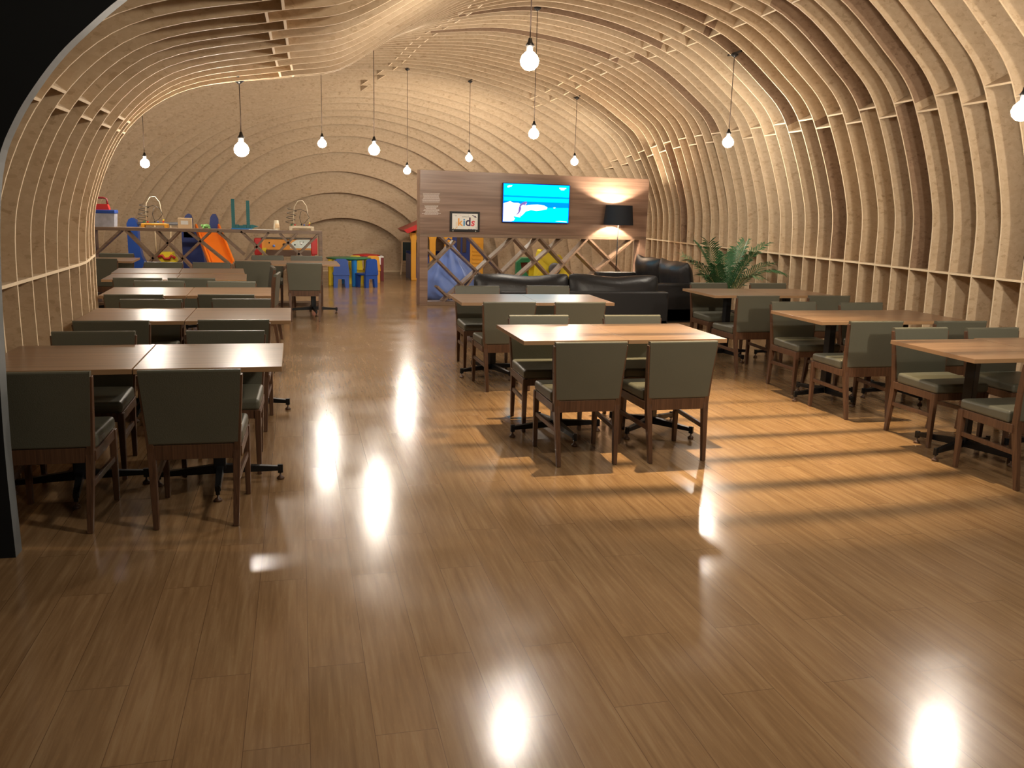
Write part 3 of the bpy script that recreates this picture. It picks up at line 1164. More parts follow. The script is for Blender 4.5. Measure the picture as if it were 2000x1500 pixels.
TVC = {'sky': ((0.0, 0.78, 0.90), 1.05), 'sea1': ((0.0, 0.22, 0.62), 1.0), 'sea2': ((0.0, 0.44, 0.80), 1.0), 'sea3': ((0.0, 0.60, 0.86), 1.05), 'deep': ((0.0, 0.17, 0.66), 1.0), 'foam': ((0.90, 0.97, 1.0), 1.2), 'rim': ((0.0, 0.07, 0.62), 0.9), 'body': ((0.16, 0.10, 0.30), 0.8), 'skin': ((0.55, 0.30, 0.42), 0.8)}
for k in TVC:
    MT['tv_' + k] = emit('screen_' + k, *TVC[k])
scr = MB()
scr.box((tx0 + .006, -0.0762, tz0 + .008), (tx1 - .006, -0.0755, tz1 - .008), 0)


def tpoly(pts, mi, lay):
    scr.prism([tp(*q) for q in pts], -0.0765 - lay * 0.0005, -0.0761 - lay * .0005, 'y', mi)


names = ['tv_rim', 'tv_sky', 'tv_sea1', 'tv_sea2', 'tv_sea3', 'tv_deep', 'tv_foam', 'tv_body', 'tv_skin']
tpoly([(0, 0), (1, 0), (1, .31), (0, .30)], 1, 0)
tpoly([(0, .30), (1, .31), (1, .36), (0, .345)], 2, 0)
tpoly([(0, .345), (1, .36), (1, .44), (0, .42)], 3, 0)
tpoly([(0, .42), (1, .44), (1, .47), (0, .45)], 3, 0)
tpoly([(0, .45), (1, .47), (1, .60), (0, .62)], 5, 0)
tpoly([(0, .62), (1, .60), (1, 1), (0, 1)], 4, 0)
tpoly([(0, .52), (.05, .49), (.10, .46), (.15, .50), (.22, .50), (.27, .54), (.34, .56), (.42, .54), (.52, .53), (.62, .55), (.67, .60), (.66, .65), (.58, .68), (.50, .70), (.42, .68), (.34, .72), (.30, .80), (.25, .88), (.18, .90), (.16, .97), (.12, 1), (0, 1)], 6, 1)
tpoly([(.155, .84), (.30, .86), (.33, .89), (.22, .93), (.16, .90)], 3, 2)
tpoly([(.32, .46), (.345, .45), (.355, .48), (.34, .52), (.30, .54), (.265, .58), (.268, .66), (.245, .76), (.205, .82), (.195, .81), (.225, .74), (.23, .64), (.245, .54), (.285, .49)], 7, 3)
tpoly([(.335, .49), (.352, .50), (.335, .555), (.31, .575), (.30, .56), (.325, .54)], 8, 4)
tpoly([(.26, .76), (.275, .77), (.262, .86), (.25, .86)], 8, 4)
tpoly([(.13, .80), (.18, .83), (.26, .87), (.25, .885), (.17, .86), (.12, .82)], 6, 4)
tpoly([(.76, .60), (.79, .59), (.80, .61), (.77, .625)], 6, 2)
tpoly([(.80, .97), (.87, .955), (.98, .975), (.98, .99)], 6, 2)
tpoly([(.055, .055), (.09, .03), (.10, .06), (.085, .09), (.06, .10), (.05, .08)], 6, 2)
tpoly([(.10, .04), (.125, .03), (.12, .05), (.105, .08)], 6, 2)
tpoly([(.845, .06), (.955, .06), (.95, .085), (.845, .085)], 6, 2)
tpoly([(.86, .095), (.93, .095), (.925, .12), (.87, .12)], 6, 2)
scr.build('screen', names, tv)

# small framed sign
MT['ink_o'] = mat('orange_ink', (0.85, 0.36, 0.05), 0.5)
MT['ink_b'] = mat('blue_ink', (0.02, 0.25, 0.55), 0.5)
MT['ink_p'] = mat('plum_ink', (0.035, 0.008, 0.05), 0.5)
MT['ink_r'] = mat('pink_ink', (0.72, 0.05, 0.08), 0.5)
MT['ink_g'] = mat('grey_ink', (0.28, 0.28, 0.28), 0.5)
MT['ink_s'] = mat('sand_ink', (0.80, 0.58, 0.33), 0.5)
MT['ink_y'] = mat('olive_ink', (0.40, 0.34, 0.10), 0.5)
sg = local_thing('framed_sign', 'small black-framed sign reading kids in coloured letters, left of the television', 'sign')
(sx0, sz1), (sx1, sz0) = onp(879.5, 412.5, .03), onp(936.5, 453, .03)
m = MB()
fw = 0.032
m.box((sx0, -0.035, sz0), (sx0 + fw, 0, sz1))
m.box((sx1 - fw, -0.035, sz0), (sx1, 0, sz1))
m.box((sx0 + fw, -0.035, sz0), (sx1 - fw, 0, sz0 + fw * 1.2))
m.box((sx0 + fw, -0.035, sz1 - fw), (sx1 - fw, 0, sz1))
m.build('frame', 'blackp', sg, bevel=0.002, seg=1)
m = MB()
m.box((sx0 + fw, -0.022, sz0 + fw), (sx1 - fw, -0.004, sz1 - fw))
m.build('poster', 'paper', sg)
for a in (0.09, 0.86):
    m = MB()
    m.lathe([(0.009, 0), (0.009, 0.006), (0.006, 0.010)], (0, 0, 0), 10)
    o = m.build('clip', 'white', sg, loc=(sx0 + a * (sx1 - sx0), -0.036, sz0 + 0.010))
    o.rotation_euler = (R(90), 0, 0)


def textmesh(name, s, mt, x, z, size, parent, y=-0.0235, ex=0.0008, bold=0.0, rz=0, shear=0.0):
    cu = bpy.data.curves.new(name, 'FONT')
    cu.body = s
    cu.size = size
    cu.extrude = ex
    cu.offset = bold
    cu.shear = shear
    cu.align_x = 'CENTER'
    tmp = bpy.data.objects.new(name + '_tmp', cu)
    COL.objects.link(tmp)
    bpy.context.view_layer.update()
    me = bpy.data.meshes.new_from_object(tmp)
    bpy.data.objects.remove(tmp)
    me.materials.clear()
    me.materials.append(MT[mt])
    o = bpy.data.objects.new(name, me)
    COL.objects.link(o)
    o.parent = parent
    o.location = (x, y, z)
    o.rotation_euler = (R(90), rz, 0)
    return o


sw, sh = sx1 - sx0, sz1 - sz0


def sp(a, b):
    return (sx0 + sw * a, sz0 + sh * (1 - b))


for ch, mt_, a, size in (('k', 'ink_o', .335, .165), ('i', 'ink_b', .475, .165), ('d', 'ink_p', .61, .19), ('s', 'ink_r', .765, .17)):
    x, z = sp(a, .70)
    textmesh('letter', ch, mt_, x, z, size, sg, bold=0.004, shear=0.15 if ch == 's' else 0)
x, z = sp(.52, .295)
textmesh('small_lettering', 'ESPAÇO', 'ink_g', x, z, 0.034, sg)
x, z = sp(.235, .66)
textmesh('side_lettering', 'farm', 'ink_s', x + .010, z - .010, 0.062, sg, rz=-R(90))
PM = ['ink_g', 'ink_r', 'ink_y', 'ink_s', 'ink_p', 'cyan', 'paper']
for a, b, w, h, mi in ((.16, .19, .10, .012, 0), (.20, .225, .05, .03, 0), (.36, .20, .02, .015, 1), (.62, .17, .04, .012, 0), (.12, .84, .04, .035, 2), (.19, .86, .035, .05, 3), (.22, .80, .04, .02, 2), (.64, .88, .03, .03, 4), (.72, .88, .045, .035, 5), (.79, .88, .03, .03, 5), (.84, .88, .03, .035, 5), (.885, .77, .025, .02, 4), (.89, .83, .01, .05, 4)):
    p = sp(a, b)
    m = MB()
    m.box((p[0] - w * sw / 2, -0.0235, p[1] - h * sh / 2), (p[0] + w * sw / 2, -0.0225, p[1] + h * sh / 2))
    m.build('small_picture', PM[mi], sg)
m = MB()
m.prism([sp(.73, .165), sp(.78, .17), (sp(.86, .22)), sp(.905, .30), sp(.84, .285), sp(.77, .22)], -0.0235, -0.0225, 'y', 0)
m.prism([sp(.79, .19), sp(.83, .215), sp(.82, .235), sp(.785, .215)], -0.0242, -0.0236, 'y', 1)
m.build('surfboard_picture', ['ink_p', 'paper'], sg)

# ------------------------------------------------------------------ toy counter
CV = 14.0
cz1, cz0 = 1.175, 1.125
cu0, cu1 = -3.0, 0.36
ct = thing('toy_counter', 'long brown wood counter with lattice base, toys lined up on top', 'counter', (0, CV, 0))
CD = 0.30
m = MB()
m.box((cu0, 0, cz0), (cu1, CD, cz1))
m.build('countertop', 'slat', ct, bevel=0.002, seg=1)
m = MB()
m.box((cu1 - 0.055, 0, 0), (cu1, CD, cz0))
m.build('post', 'slat', ct, bevel=0.002, seg=1)
m = MB()
m.box((cu0, 0, 0), (cu0 + 0.055, CD, cz0))
m.build('post', 'slat', ct, bevel=0.002, seg=1)
m = MB()
m.box((cu0 + .055, 0, 0), (cu1 - .055, CD, 0.05))
m.build('bottom_rail', 'slat', ct, bevel=0.002, seg=1)


def onc(px, py):
    q = at(px, py, v=CV)
    return (q.x, q.z)


segs = []
for a, b, ext in [((246, 452), (303, 509), 1), ((305, 452), (369, 518), 1), ((367, 452), (446, 516), 1), ((424, 452), (477, 498), 0), ((554, 465), (590, 503), 1), ((470, 452), (530, 510), 0),
                  ((233, 452), (187, 494), 1), ((349, 452), (294, 509), 1), ((411, 452), (352, 509), 1), ((525, 454), (478, 510), 0), ((583, 454), (540, 497), 1), ((618, 462), (580, 500), 1)]:
    segs.append((onc(*a), onc(*b), ext))
lattice(ct, segs, 0.0, CD * 0.75, cu0 + .05, cu1 - .05, 0.05, cz0 + .003, 0.032)

TZ = cz1          # counter top height


def cx(px):
    return at(px, 443, v=CV + .15).x


def cs(px):       # pixels to metres at the counter
    return px * 14.3 / 1735.0


# storage bin and red case
x0, x1 = cx(184), cx(228)
b_ = thing('storage_bin', 'frosted storage box with blue lid at the left end of the toy counter', 'box', ((x0 + x1) / 2, CV + .15, TZ))
w = (x1 - x0) / 2
m = MB()
m.prism([(-w * .92, 0), (w * .92, 0), (w, cs(24)), (-w, cs(24))], -0.12, 0.12)
m.build('tub', 'clear', b_, bevel=0.008)
m = MB()
m.box((-w * 1.06, -0.135, cs(24)), (w * 1.06, 0.135, cs(30)))
m.build('lid', 'blue', b_, bevel=0.006)
c_ = thing('carry_case', 'red plastic carry case standing on the blue bin lid', 'case', (cx(199), CV + .15, TZ + cs(30)))
m = MB()
h = cs(19)
m.prism([(-.14, 0), (.13, 0), (.105, h * .55), (-.115, h * .55)], -0.06, 0.06)
m.build('body', 'red', c_, bevel=0.01)
m = MB()
m.tube([(-.105, 0, h * .5), (-.10, 0, h * 1.02), (-.06, 0, h * 1.12), (.05, 0, h * 1.12), (.09, 0, h * 1.02), (.10, 0, h * .5)], 0.014, 8)
m.build('handle', 'maroon', c_)


# bead mazes
def bead_maze(px, label, wires):
    t = thing('bead_maze', label, 'toy', (cx(px), CV + .15, TZ), 0, 'bead mazes on the toy counter')
    m = MB()
    m.box((-.16, -.07, .035), (.16, .07, .065))
    for s in (-1, 1):
        m.box((s * .165 - .025, -.075, 0), (s * .165 + .025, .075, .06))
    m.build('base', 'amber' if wires == 1 else 'cream', t, bevel=0.006)
    m = MB()
    m.tube([(-.115, 0, .06), (-.12, 0, .22), (-.105, 0, .36), (-.05, 0, .45), (.02, 0, .46), (.08, 0, .38), (.10, 0, .25), (.125, 0, .06)], 0.006, 8)
    m.build('hoop', 'cream', t)
    m = MB()
    pts = []
    for i in range(60):
        a = i * .42
        pts.append((-.18 + .07 * math.sin(a) + i * .0008, .05 * math.cos(a), .08 + i * .0045))
    m.tube(pts, 0.004, 6)
    m.build('wire', 'blackp', t)
    m = MB()
    pts = [(-.10, .03, .30), (-.02, .03, .33), (.08, -.03, .29), (.12, -.02, .20), (.05, .02, .12), (.0, 0, .10), (-.03, 0, .20), (0, .02, .30)]
    m.tube(pts, 0.004, 6)
    m.build('wire', 'blackp', t)
    for i, (bx, by, bz, c) in enumerate([(-.10, 0, .085, 'red'), (0, .0, .09, 'blackp'), (.04, .02, .085, 'blue'), (.12, 0, .09, 'red'), (.125, 0, .115, 'yellow'), (-.15, 0, .085, 'green')]):
        m = MB()
        m.ball((bx, by, bz), .014, 8)
        m.build('bead', c, t)
    return t


bead_maze(303, 'bead maze on a yellow base, the left of two on the toy counter', 1)
bead_maze(589, 'bead maze on a pale base near the right end of the toy counter', 2)

# cardboard box
x0, x1 = cx(349), cx(375)
t = thing('cardboard_box', 'pale cardboard box with a white label on the toy counter', 'box', ((x0 + x1) / 2, CV + .14, TZ))
w = (x1 - x0) / 2
m = MB()
m.box((-w, -.07, 0), (w, .07, cs(18.5)))
m.build('carton', 'beige', t, bevel=0.002, seg=1)
m = MB()
m.box((-w * .55, -.0712, cs(7)), (w * .55, -.0701, cs(14)))
m.build('label', 'white', t)

# little green toy animal
t = thing('toy_turtle', 'tiny green toy animal on the toy counter beside the orange slide', 'toy', (cx(404), CV + .10, TZ))
m = MB()
m.ball((0, 0, .040), .055, 10, 0, (1, .8, .55))
m.ball((-.062, 0, .045), .022, 8)
for s in (-1, 1):
    for r in (-1, 1):
        m.ball((s * .04, r * .03, .014), .017, 8)
m.build('body', 'lime', t)

# teal brick towers
t = thing('brick_towers', 'two teal toy brick towers on a light blue plate, toy counter', 'toy', (cx(474), CV + .15, TZ))
m = MB()
m.box((-.165, -.08, 0), (.14, .08, .018))
m.build('plate', 'cyan', t, bevel=.003)
for px, hh in ((-.135, .44), (.085, .42)):
    m = MB()
    nb = 14
    for i in range(nb):
        z = .018 + i * hh / nb
        m.box((px - .025, -.025, z), (px + .025, .025, z + hh / nb - .003))
        m.box((px - .020, -.020, z + hh / nb - .003), (px + .020, .020, z + hh / nb))
    m.build('tower', 'teal', t)
m = MB()
for i in range(6):
    m.box((-.16 + i * .055, -.04, .018), (-.108 + i * .055, .04, .06 + (i % 2) * .012))
m.prism([(.14, .02), (.24, .05), (.14, .075)], -.03, .03)
m.build('brick_row', 'teal', t)

# paper bag / cup
t = thing('paper_cup', 'small white patterned paper cup on the toy counter near its right end', 'cup', (cx(540), CV + .12, TZ))
m = MB()
m.lathe([(.050, 0), (.045, .05), (.034, cs(18))], (0, 0, 0), 16)
m.build('cup', 'cream', t)
m = MB()
m.lathe([(.0485, .03), (.0465, .05), (.0435, .08), (.041, .10)], (0, 0, 0), 16)
m.v = [p if p.x > -0.02 else Vector((p.x * .9, p.y * .9, p.z)) for p in m.v]
m.build('printed_band', 'ink_s', t)
t = MB()
t.box((-.22, -.07, 0), (.22, .07, .006))
tag(t.build('paper_sheet', 'white', loc=(cx(515), CV + .11, TZ)), 'white sheet of paper lying flat on the toy counter', 'paper')

# ------------------------------------------------------------------ play area behind
# swing frame
SVV = 15.6


def sq(px, py, v=SVV):
    q = at(px, py, v=v)
    return q


sf = thing('swing_frame', 'blue plastic swing frame behind the left end of the toy counter', 'frame', (at(330, 440, v=SVV).x, SVV, 0))
ox = sf.location.x


def panel_poly(pts, v, ox):
    return [(at(px, py, v=v).x - ox, at(px, py, v=v).z) for px, py in pts]


m = MB()
pl = panel_poly([(250, 447), (249, 437), (253, 428), (259, 425), (266, 429), (270, 440), (272, 470), (279, 500), (290, 520)], SVV, ox)
z_b = 0.0
poly = pl + [(pl[-1][0] + .18, 0), (pl[-1][0] - .30, 0), (pl[0][0] - .0, .45)]
m.prism(poly, -.10, .10)
m.build('side_post', 'blue', sf, bevel=.02)
m = MB()
a, b = at(266, 437, v=SVV), at(362, 437, v=SVV)
m.tube([(a.x - ox, 0, a.z), (b.x - ox, 0, b.z)], 0.028, 10)
m.build('crossbar', 'grey', sf)

swg = thing('toddler_swing', 'yellow and red toddler swing hanging on beige ropes from the blue frame', 'swing', (at(328, 437, v=SVV).x, SVV, at(328, 437, v=SVV).z))
ox2, oz2 = swg.location.x, swg.location.z
for px0, px1 in ((302, 305), (333, 334)):
    m = MB()
    a, b = at(px0, 437, v=SVV), at(px1, 494, v=SVV)
    m.tube([(a.x - ox2, 0, a.z - oz2 - .02), (b.x - ox2, 0, b.z - oz2)], 0.012, 8)
    m.build('rope', 'rope', swg)
m = MB()
pl = [(at(px, py, v=SVV).x - ox2, at(px, py, v=SVV).z - oz2) for px, py in ((310, 495), (316, 492), (338, 492), (341, 500), (346, 506), (347, 518), (318, 518), (311, 506))]
m.prism(pl, -.14, .14)
m.build('seat', 'yellow', swg, bevel=.02)
m = MB()
pts = [at(px, py, v=SVV) for px, py in ((311, 500), (320, 498), (324, 504), (333, 504), (337, 498), (345, 503))]
m.tube([(p.x - ox2, -.16, p.z - oz2) for p in pts], 0.022, 8)
m.build('safety_bar', 'red', swg)

# slide
sl = thing('slide', 'orange children slide with navy climbing sides behind the toy counter', 'slide', (at(400, 480, v=16.2).x, 16.2, 0))
ox = sl.location.x
m = MB()
tl, tr, br_, bl = at(383, 446, v=16.2), at(427, 446, v=16.2), at(457, 520, v=15.0), at(411, 522, v=15.0)
tl.y = tr.y = 16.2
S = sl.location
vs = [Vector(p) - Vector((S.x, S.y, 0)) for p in (tl, tr, br_, bl)]
dn = Vector((0, 0, -.02))
m.add([*vs, *[p + dn for p in vs]], [(0, 1, 2, 3), (7, 6, 5, 4), (0, 4, 5, 1), (1, 5, 6, 2), (2, 6, 7, 3), (3, 7, 4, 0)])
for a, b in ((vs[0], vs[3]), (vs[1], vs[2])):
    m.bar(a + Vector((0, 0, .035)), b + Vector((0, 0, .035)), .035, .10, side=(0, 0, 1))
ft = (vs[2] + vs[3]) / 2
m.build('chute', 'orange', sl, bevel=.008)
m = MB()
ex = (vs[3] - vs[0]).normalized() * .55
e0, e1 = vs[3] + Vector((0, 0, 0)), vs[2] + Vector((0, 0, 0))
m.add([e0, e1, Vector((e1.x + .10, e1.y - .35, .12)), Vector((e0.x + .10, e0.y - .35, .12)), Vector((e1.x + .12, e1.y - .38, .0)), Vector((e0.x + .12, e0.y - .38, .0)), Vector((e1.x, e1.y, 0)), Vector((e0.x, e0.y, 0))],
      [(0, 1, 2, 3), (3, 2, 4, 5), (1, 6, 4, 2), (0, 3, 5, 7), (0, 7, 6, 1), (7, 5, 4, 6)])
m.build('run_out', 'orange', sl, bevel=.01)
for pts in ([(359, 452), (359, 428), (363, 420), (368, 417), (373, 420), (376, 428), (377, 452)], [(409, 443), (411, 424), (415, 418), (421, 418), (426, 428), (427, 443)]):
    m = MB()
    pl = panel_poly(pts, 16.3, ox)
    pl += [(pl[-1][0], .95), (pl[0][0], .95)]
    m.prism(pl, .06, .18)
    m.build('grab_handle', 'navy', sl, bevel=.015)
m = MB()
pl = panel_poly([(355, 452), (385, 452), (398, 500), (402, 522)], 16.3, ox)
pl += [(pl[-1][0], 0), (pl[0][0], 0)]
m.prism(pl, .06, .5)
m.build('ladder_body', 'navy', sl, bevel=.02)

# printed play table (animal pictures)
PV = 17.2
ptb = thing('activity_table', 'toy table with red ends and a printed animal panel behind the toy counter', 'toy table', (at(558, 480, v=PV).x, PV, 0))
ox = ptb.location.x


def pb(px0, py0, px1, py1, y0, y1, mi=0, mm=None):
    a, b = at(px0, py0, v=PV), at(px1, py1, v=PV)
    mm.box((a.x - ox, y0, b.z), (b.x - ox, y1, a.z), mi)


MT['sunset'] = mat('orange_print', (0.72, 0.30, 0.04), 0.4, var=0.25, scale=7)
MT['panda'] = mat('pale_print', (0.62, 0.70, 0.66), 0.4, var=0.2, scale=10)
m = MB()
pb(496, 465, 512, 498, -.03, .3, 0, m)
m.build('end_cap', 'red', ptb, bevel=.02)
m = MB()
pb(607, 465, 620, 498, -.03, .3, 0, m)
m.build('end_cap', 'red', ptb, bevel=.02)
m = MB()
pb(510, 464, 609, 467, -.03, .3, 0, m)
m.build('top_rail', 'blackp', ptb)
m = MB()
pb(511, 467, 608, 500, 0, .25, 0, m)
m.build('printed_panel', 'sunset', ptb)
m = MB()
q = [at(*p, v=PV) for p in ((566, 485), (570, 474), (580, 468), (605, 468), (608, 476), (608, 485))]
m.prism([(p.x - ox, p.z) for p in q], -.004, -.001)
m.build('animal_picture', 'panda', ptb)
for i, (px, py, r, mt_) in enumerate([(588, 476, .026, 'white'), (586, 472.5, .009, 'blackp'), (592.5, 472.8, .009, 'blackp'), (589, 477.5, .007, 'blackp'), (576, 478, .014, 'blackp'), (555, 478, .03, 'cord'), (535, 480, .025, 'bean'), (526, 474, .014, 'blackp')]):
    q = at(px, py, v=PV)
    m = MB()
    m.lathe([(r, 0), (r, .003 + .001 * i)], (0, 0, 0), 14)
    o = m.build('picture_spot', mt_, ptb, loc=(q.x - ox, -.004, q.z))
    o.rotation_euler = (R(90), 0, 0)
m = MB()
pb(520, 487, 607, 500, -.25, -.02, 0, m)
m.build('front_box', 'pad', ptb, bevel=.01)
m = MB()
q0, q1 = at(512, 484, v=PV), at(521, 500, v=PV)
m.box((q0.x - ox, -.06, q1.z), (q1.x - ox, -.005, q0.z), 0)
m.build('side_tile', 'yellow', ptb)
z_l = at(512, 498, v=PV).z
for px in (502, 612):
    m = MB()
    q = at(px, 498, v=PV)
    m.box((q.x - ox - .03, -.02, 0), (q.x - ox + .03, .28, q.z + .02))
    m.build('leg', 'red', ptb, bevel=.01)

# kids' table with coloured legs
KT = at(681, 497, v=17.75)
kt = thing('kids_table', 'round green plastic kids table with yellow and light blue legs', 'table', (KT.x, 17.75, 0))
ktz = at(681, 505, v=17.4).z
m = MB()
m.lathe([(.30, ktz - .045), (.42, ktz - .03), (.455, ktz - .01), (.44, ktz), (.05, ktz + .004), (.001, ktz + .004)], (0, 0, 0), 8, smooth=False)
m.build('tabletop', 'green', kt, bevel=.01)
for px, v_, mt_ in ((646, 17.6, 'yellow'), (692, 17.42, 'cyan'), (716, 17.9, 'yellow'), (672, 18.05, 'cyan')):
    q = at(px, 530, v=v_)
    m = MB()
    m.lathe([(.052, 0), (.052, ktz * .5), (.058, ktz - .03)], (q.x - KT.x, v_ - 17.75, 0), 8, smooth=False)
    m.build('leg', mt_, kt, bevel=.006)


def kids_chair(x, y, rz, mt_, label, group=None):
    t = thing('kids_chair', label, 'chair', (x, y, 0), rz, group)
    h = .25
    m = MB()
    m.prism([(-.145, h), (.145, h), (.145, .0), (.075, .0), (.06, .17), (-.06, .17), (-.075, 0), (-.145, 0)], -.16, -.10)
    m.build('rear_legs', mt_, t, bevel=.008)
    m = MB()
    m.prism([(-.145, h), (.145, h), (.145, .0), (.075, .0), (.06, .22), (-.06, .22), (-.075, 0), (-.145, 0)], .10, .16)
    m.build('front_legs', mt_, t, bevel=.008)
    m = MB()
    m.box((-.16, -.17, h - .01), (.16, .17, h + .025))
    m.build('seat', mt_, t, bevel=.01)
    m = MB()
    m.prism([(-.155, h + .02), (.155, h + .02), (.125, h + .28), (.08, h + .31), (-.08, h + .31), (-.125, h + .28)], -.17, -.135)
    m.build('backrest', mt_, t, bevel=.012)
    return t


q = at(666, 556, z=0.0)
kids_chair(at(666, 540, v=17.25).x, 17.25, 0.0, 'blue', 'small blue plastic chair, left of two at the green kids table')
kids_chair(at(713, 540, v=17.28).x + .03, 17.28, R(35), 'blue', 'small blue plastic chair, right of two at the green kids table')
q = at(692, 520, v=18.3)
kids_chair(q.x + .02, 18.12, math.pi, 'yellow', 'small yellow plastic chair on the far side of the green kids table')

# red and white table behind
q = at(728, 500, v=18.9)
rt = thing('toy_desk', 'small red and white toy desk behind the green kids table', 'table', (q.x, 18.9, 0))
rz_ = at(728, 499, v=18.6).z
m = MB()
m.box((-.32, -.22, rz_ - .05), (.22, .22, rz_ - .02))
m.build('desktop', 'white', rt, bevel=.01)
m = MB()
m.lathe([(.30, 0), (.28, .02), (.02, .045)], (-.14, 0, rz_ - .02), 20)
m.build('lid', 'red', rt)
for x, y in ((.18, -.18), (.18, .18), (-.28, -.18), (-.28, .18)):
    m = MB()
    m.box((x - .035, y - .035, 0), (x + .035, y + .035, rz_ - .05))
    m.build('leg', 'maroon', rt, bevel=.006)
m = MB()
m.box((.0, -.225, rz_ - .2), (.15, -.205, rz_ - .05))
m.build('white_tile', 'white', rt)
kids_chair(at(728, 540, v=18.35).x - .02, 18.42, R(8), 'amber', 'small amber chair with red seat before the red and white toy desk')

# easel chalkboard
EV = 20.55
ex_ = at(802, 500, v=EV)
ea = thing('easel', 'small pale wooden easel with a green chalkboard by the far wall', 'easel', (ex_.x, EV, 0))
ox = ea.location.x
zt, zb = at(790, 473, v=EV).z, at(790, 509, v=EV).z
xl = at(784, 500, v=EV).x - ox
w = -xl
m = MB()
m.box((-w, -.01, zb - .03), (w, .015, zb))
m.box((-w, -.01, zt), (w, .015, zt + .025))
for s in (-1, 1):
    m.box((s * w - (.03 if s > 0 else 0), -.01, zb), (s * w + (.03 if s < 0 else 0), .015, zt))
m.build('frame', 'beige', ea)
m = MB()
m.box((-w + .03, -.004, zb), (w - .03, .010, zt))
m.build('chalkboard', 'board', ea)
for s in (-1, 1):
    m = MB()
    m.bar((s * w * 1.12, -.06, 0), (s * w * .9, 0, zb), .03, .02)
    m.build('leg', 'beige', ea)
m = MB()
m.box((-w, -.07, zb - .11), (w, -.02, zb - .09))
m.build('tray', 'beige', ea)
m = MB()
m.bar((0, .35, 0), (0, .02, zt + .12), .03, .02)
m.build('rear_strut', 'beige', ea)

# playhouse
HV = 18.9
hl = at(803, 500, v=HV)
ph = thing('playhouse', 'toy playhouse with amber walls, navy panels and a red roof behind the partition', 'playhouse', (hl.x, HV, 0))
ox = ph.location.x


def hx(px):
    return at(px, 500, v=HV).x - ox


H1 = 1.08
for a, b in ((803, 813), (839, 851), (868, 882)):
    m = MB()
    x0, x1 = hx(a), hx(b)
    m.box((x0, 0, 0), (x1, .08, H1))
    m.prism([(x0 - .05, H1), (x0, H1 - .22), (x1, H1 - .22), (x1 + .05, H1)], .01, .07)
    m.build('post', 'amber', ph, bevel=.01)
m = MB()
m.box((hx(803), -.02, 0), (hx(840), .10, .05))
m.build('base_sill', 'amber', ph, bevel=.01)
m = MB()
m.box((hx(813), .02, .05), (hx(839), .06, .52))
m.box((hx(851), .02, .05), (hx(868), .06, .52))
m.build('half_wall', 'navy', ph, bevel=.008)
m = MB()
m.box((hx(882), .01, .03), (hx(918), .06, H1 - .02))
dr = m.build('house_door', 'navy', ph, bevel=.01)
m = MB()
for px in (892, 903):
    m.box((hx(px), -.005, .62), (hx(px + 9) - .02, .012, .95))
m.build('door_window', 'cord', dr, bevel=.004)
m = MB()
m.box((hx(918), .0, 0), (hx(944), .07, H1 - .05))
sh_ = m.build('shutter', 'amber', ph, bevel=.01)
m = MB()
for i in range(7):
    m.box((hx(922), -.015, .30 + i * .085), (hx(940), .0, .345 + i * .085))
m.build('louver', 'amber', sh_, bevel=.004)
m = MB()
m.box((hx(803), 0, H1 - .06), (hx(944), .08, H1 + .02))
m.build('top_beam', 'amber', ph, bevel=.01)
m = MB()
m.box((hx(803), .9, 0), (hx(944), .96, .6))
m.box((hx(803), .06, 0), (hx(806), .92, .55))
m.build('rear_wall', 'navy', ph)
m = MB()
rl = hx(787)
zr0, zr1 = at(789, 449, v=HV).z, at(822, 434, v=HV).z
rr = hx(944) + .1
mid = (rl + rr) / 2
m.prism([(rl, zr0), (hx(822), zr1), (mid, zr1 + .35), (rr, zr0), (rr, zr0 - .06), (mid, zr1 + .27), (hx(822), zr1 - .11), (rl + .08, zr0 - .07)], -.18, 1.1)
m.build('roof', 'red', ph, bevel=.02)

# bean bag
BX = at(876, 560, v=15.15)
bb = MB()
nseg, nr = 40, 20
vs, fs = [], []
for i in range(nr + 1):
    t = i / nr
    z = .98 * t
    if t < .12:
        r = .40 + .07 * math.sin(t / .12 * math.pi / 2)
    elif t < .40:
        r = .47 - .03 * ((t - .12) / .28)
    else:
        s_ = (t - .40) / .60
        r = .44 * (1 - s_) ** 1.05 * .82 + .075 * (1 - s_ * .6) if s_ < 1 else .02
    for k in range(nseg):
        a = 2 * math.pi * k / nseg
        f = 1 + (.20 * math.sin(6 * a + 1.2 + 2 * t) + .08 * abs(math.sin(8 * a + 3 * t))) * min(1, max(0, (t - .12) * 2.4))
        vs.append((r * f * math.cos(a) + .02 * t, r * f * math.sin(a), z))
for i in range(nr):
    for k in range(nseg):
        fs.append((i * nseg + k, i * nseg + (k + 1) % nseg, (i + 1) * nseg + (k + 1) % nseg, (i + 1) * nseg + k))
fs.append(tuple(range(nseg)))
fs.append(tuple(nr * nseg + k for k in range(nseg)))
bb.add(vs, fs, 0, True)
t = thing('beanbag', 'pear-shaped blue vinyl beanbag behind the left end of the lattice', 'beanbag', (BX.x, 15.15, 0))
bb.build('bag', 'bean', t)
m = MB()
m.tube([(.01, 0, .95), (-.06, -.03, 1.01), (-.02, -.05, 1.06), (.05, -.02, 1.02), (.03, 0, .95)], .016, 8)
m.build('loop', 'bean', t)

# toys behind the lattice
GV = 16.4
g0 = at(1026, 520, v=GV)
t = thing('toy_kitchen', 'green toy play unit with a dark red arch seen through the lattice', 'toy', (g0.x, GV, 0))
ox = g0.x


def gp(pts, v=GV, o=None):
    return [(at(px, py, v=v).x - (ox if o is None else o), at(px, py, v=v).z) for px, py in pts]


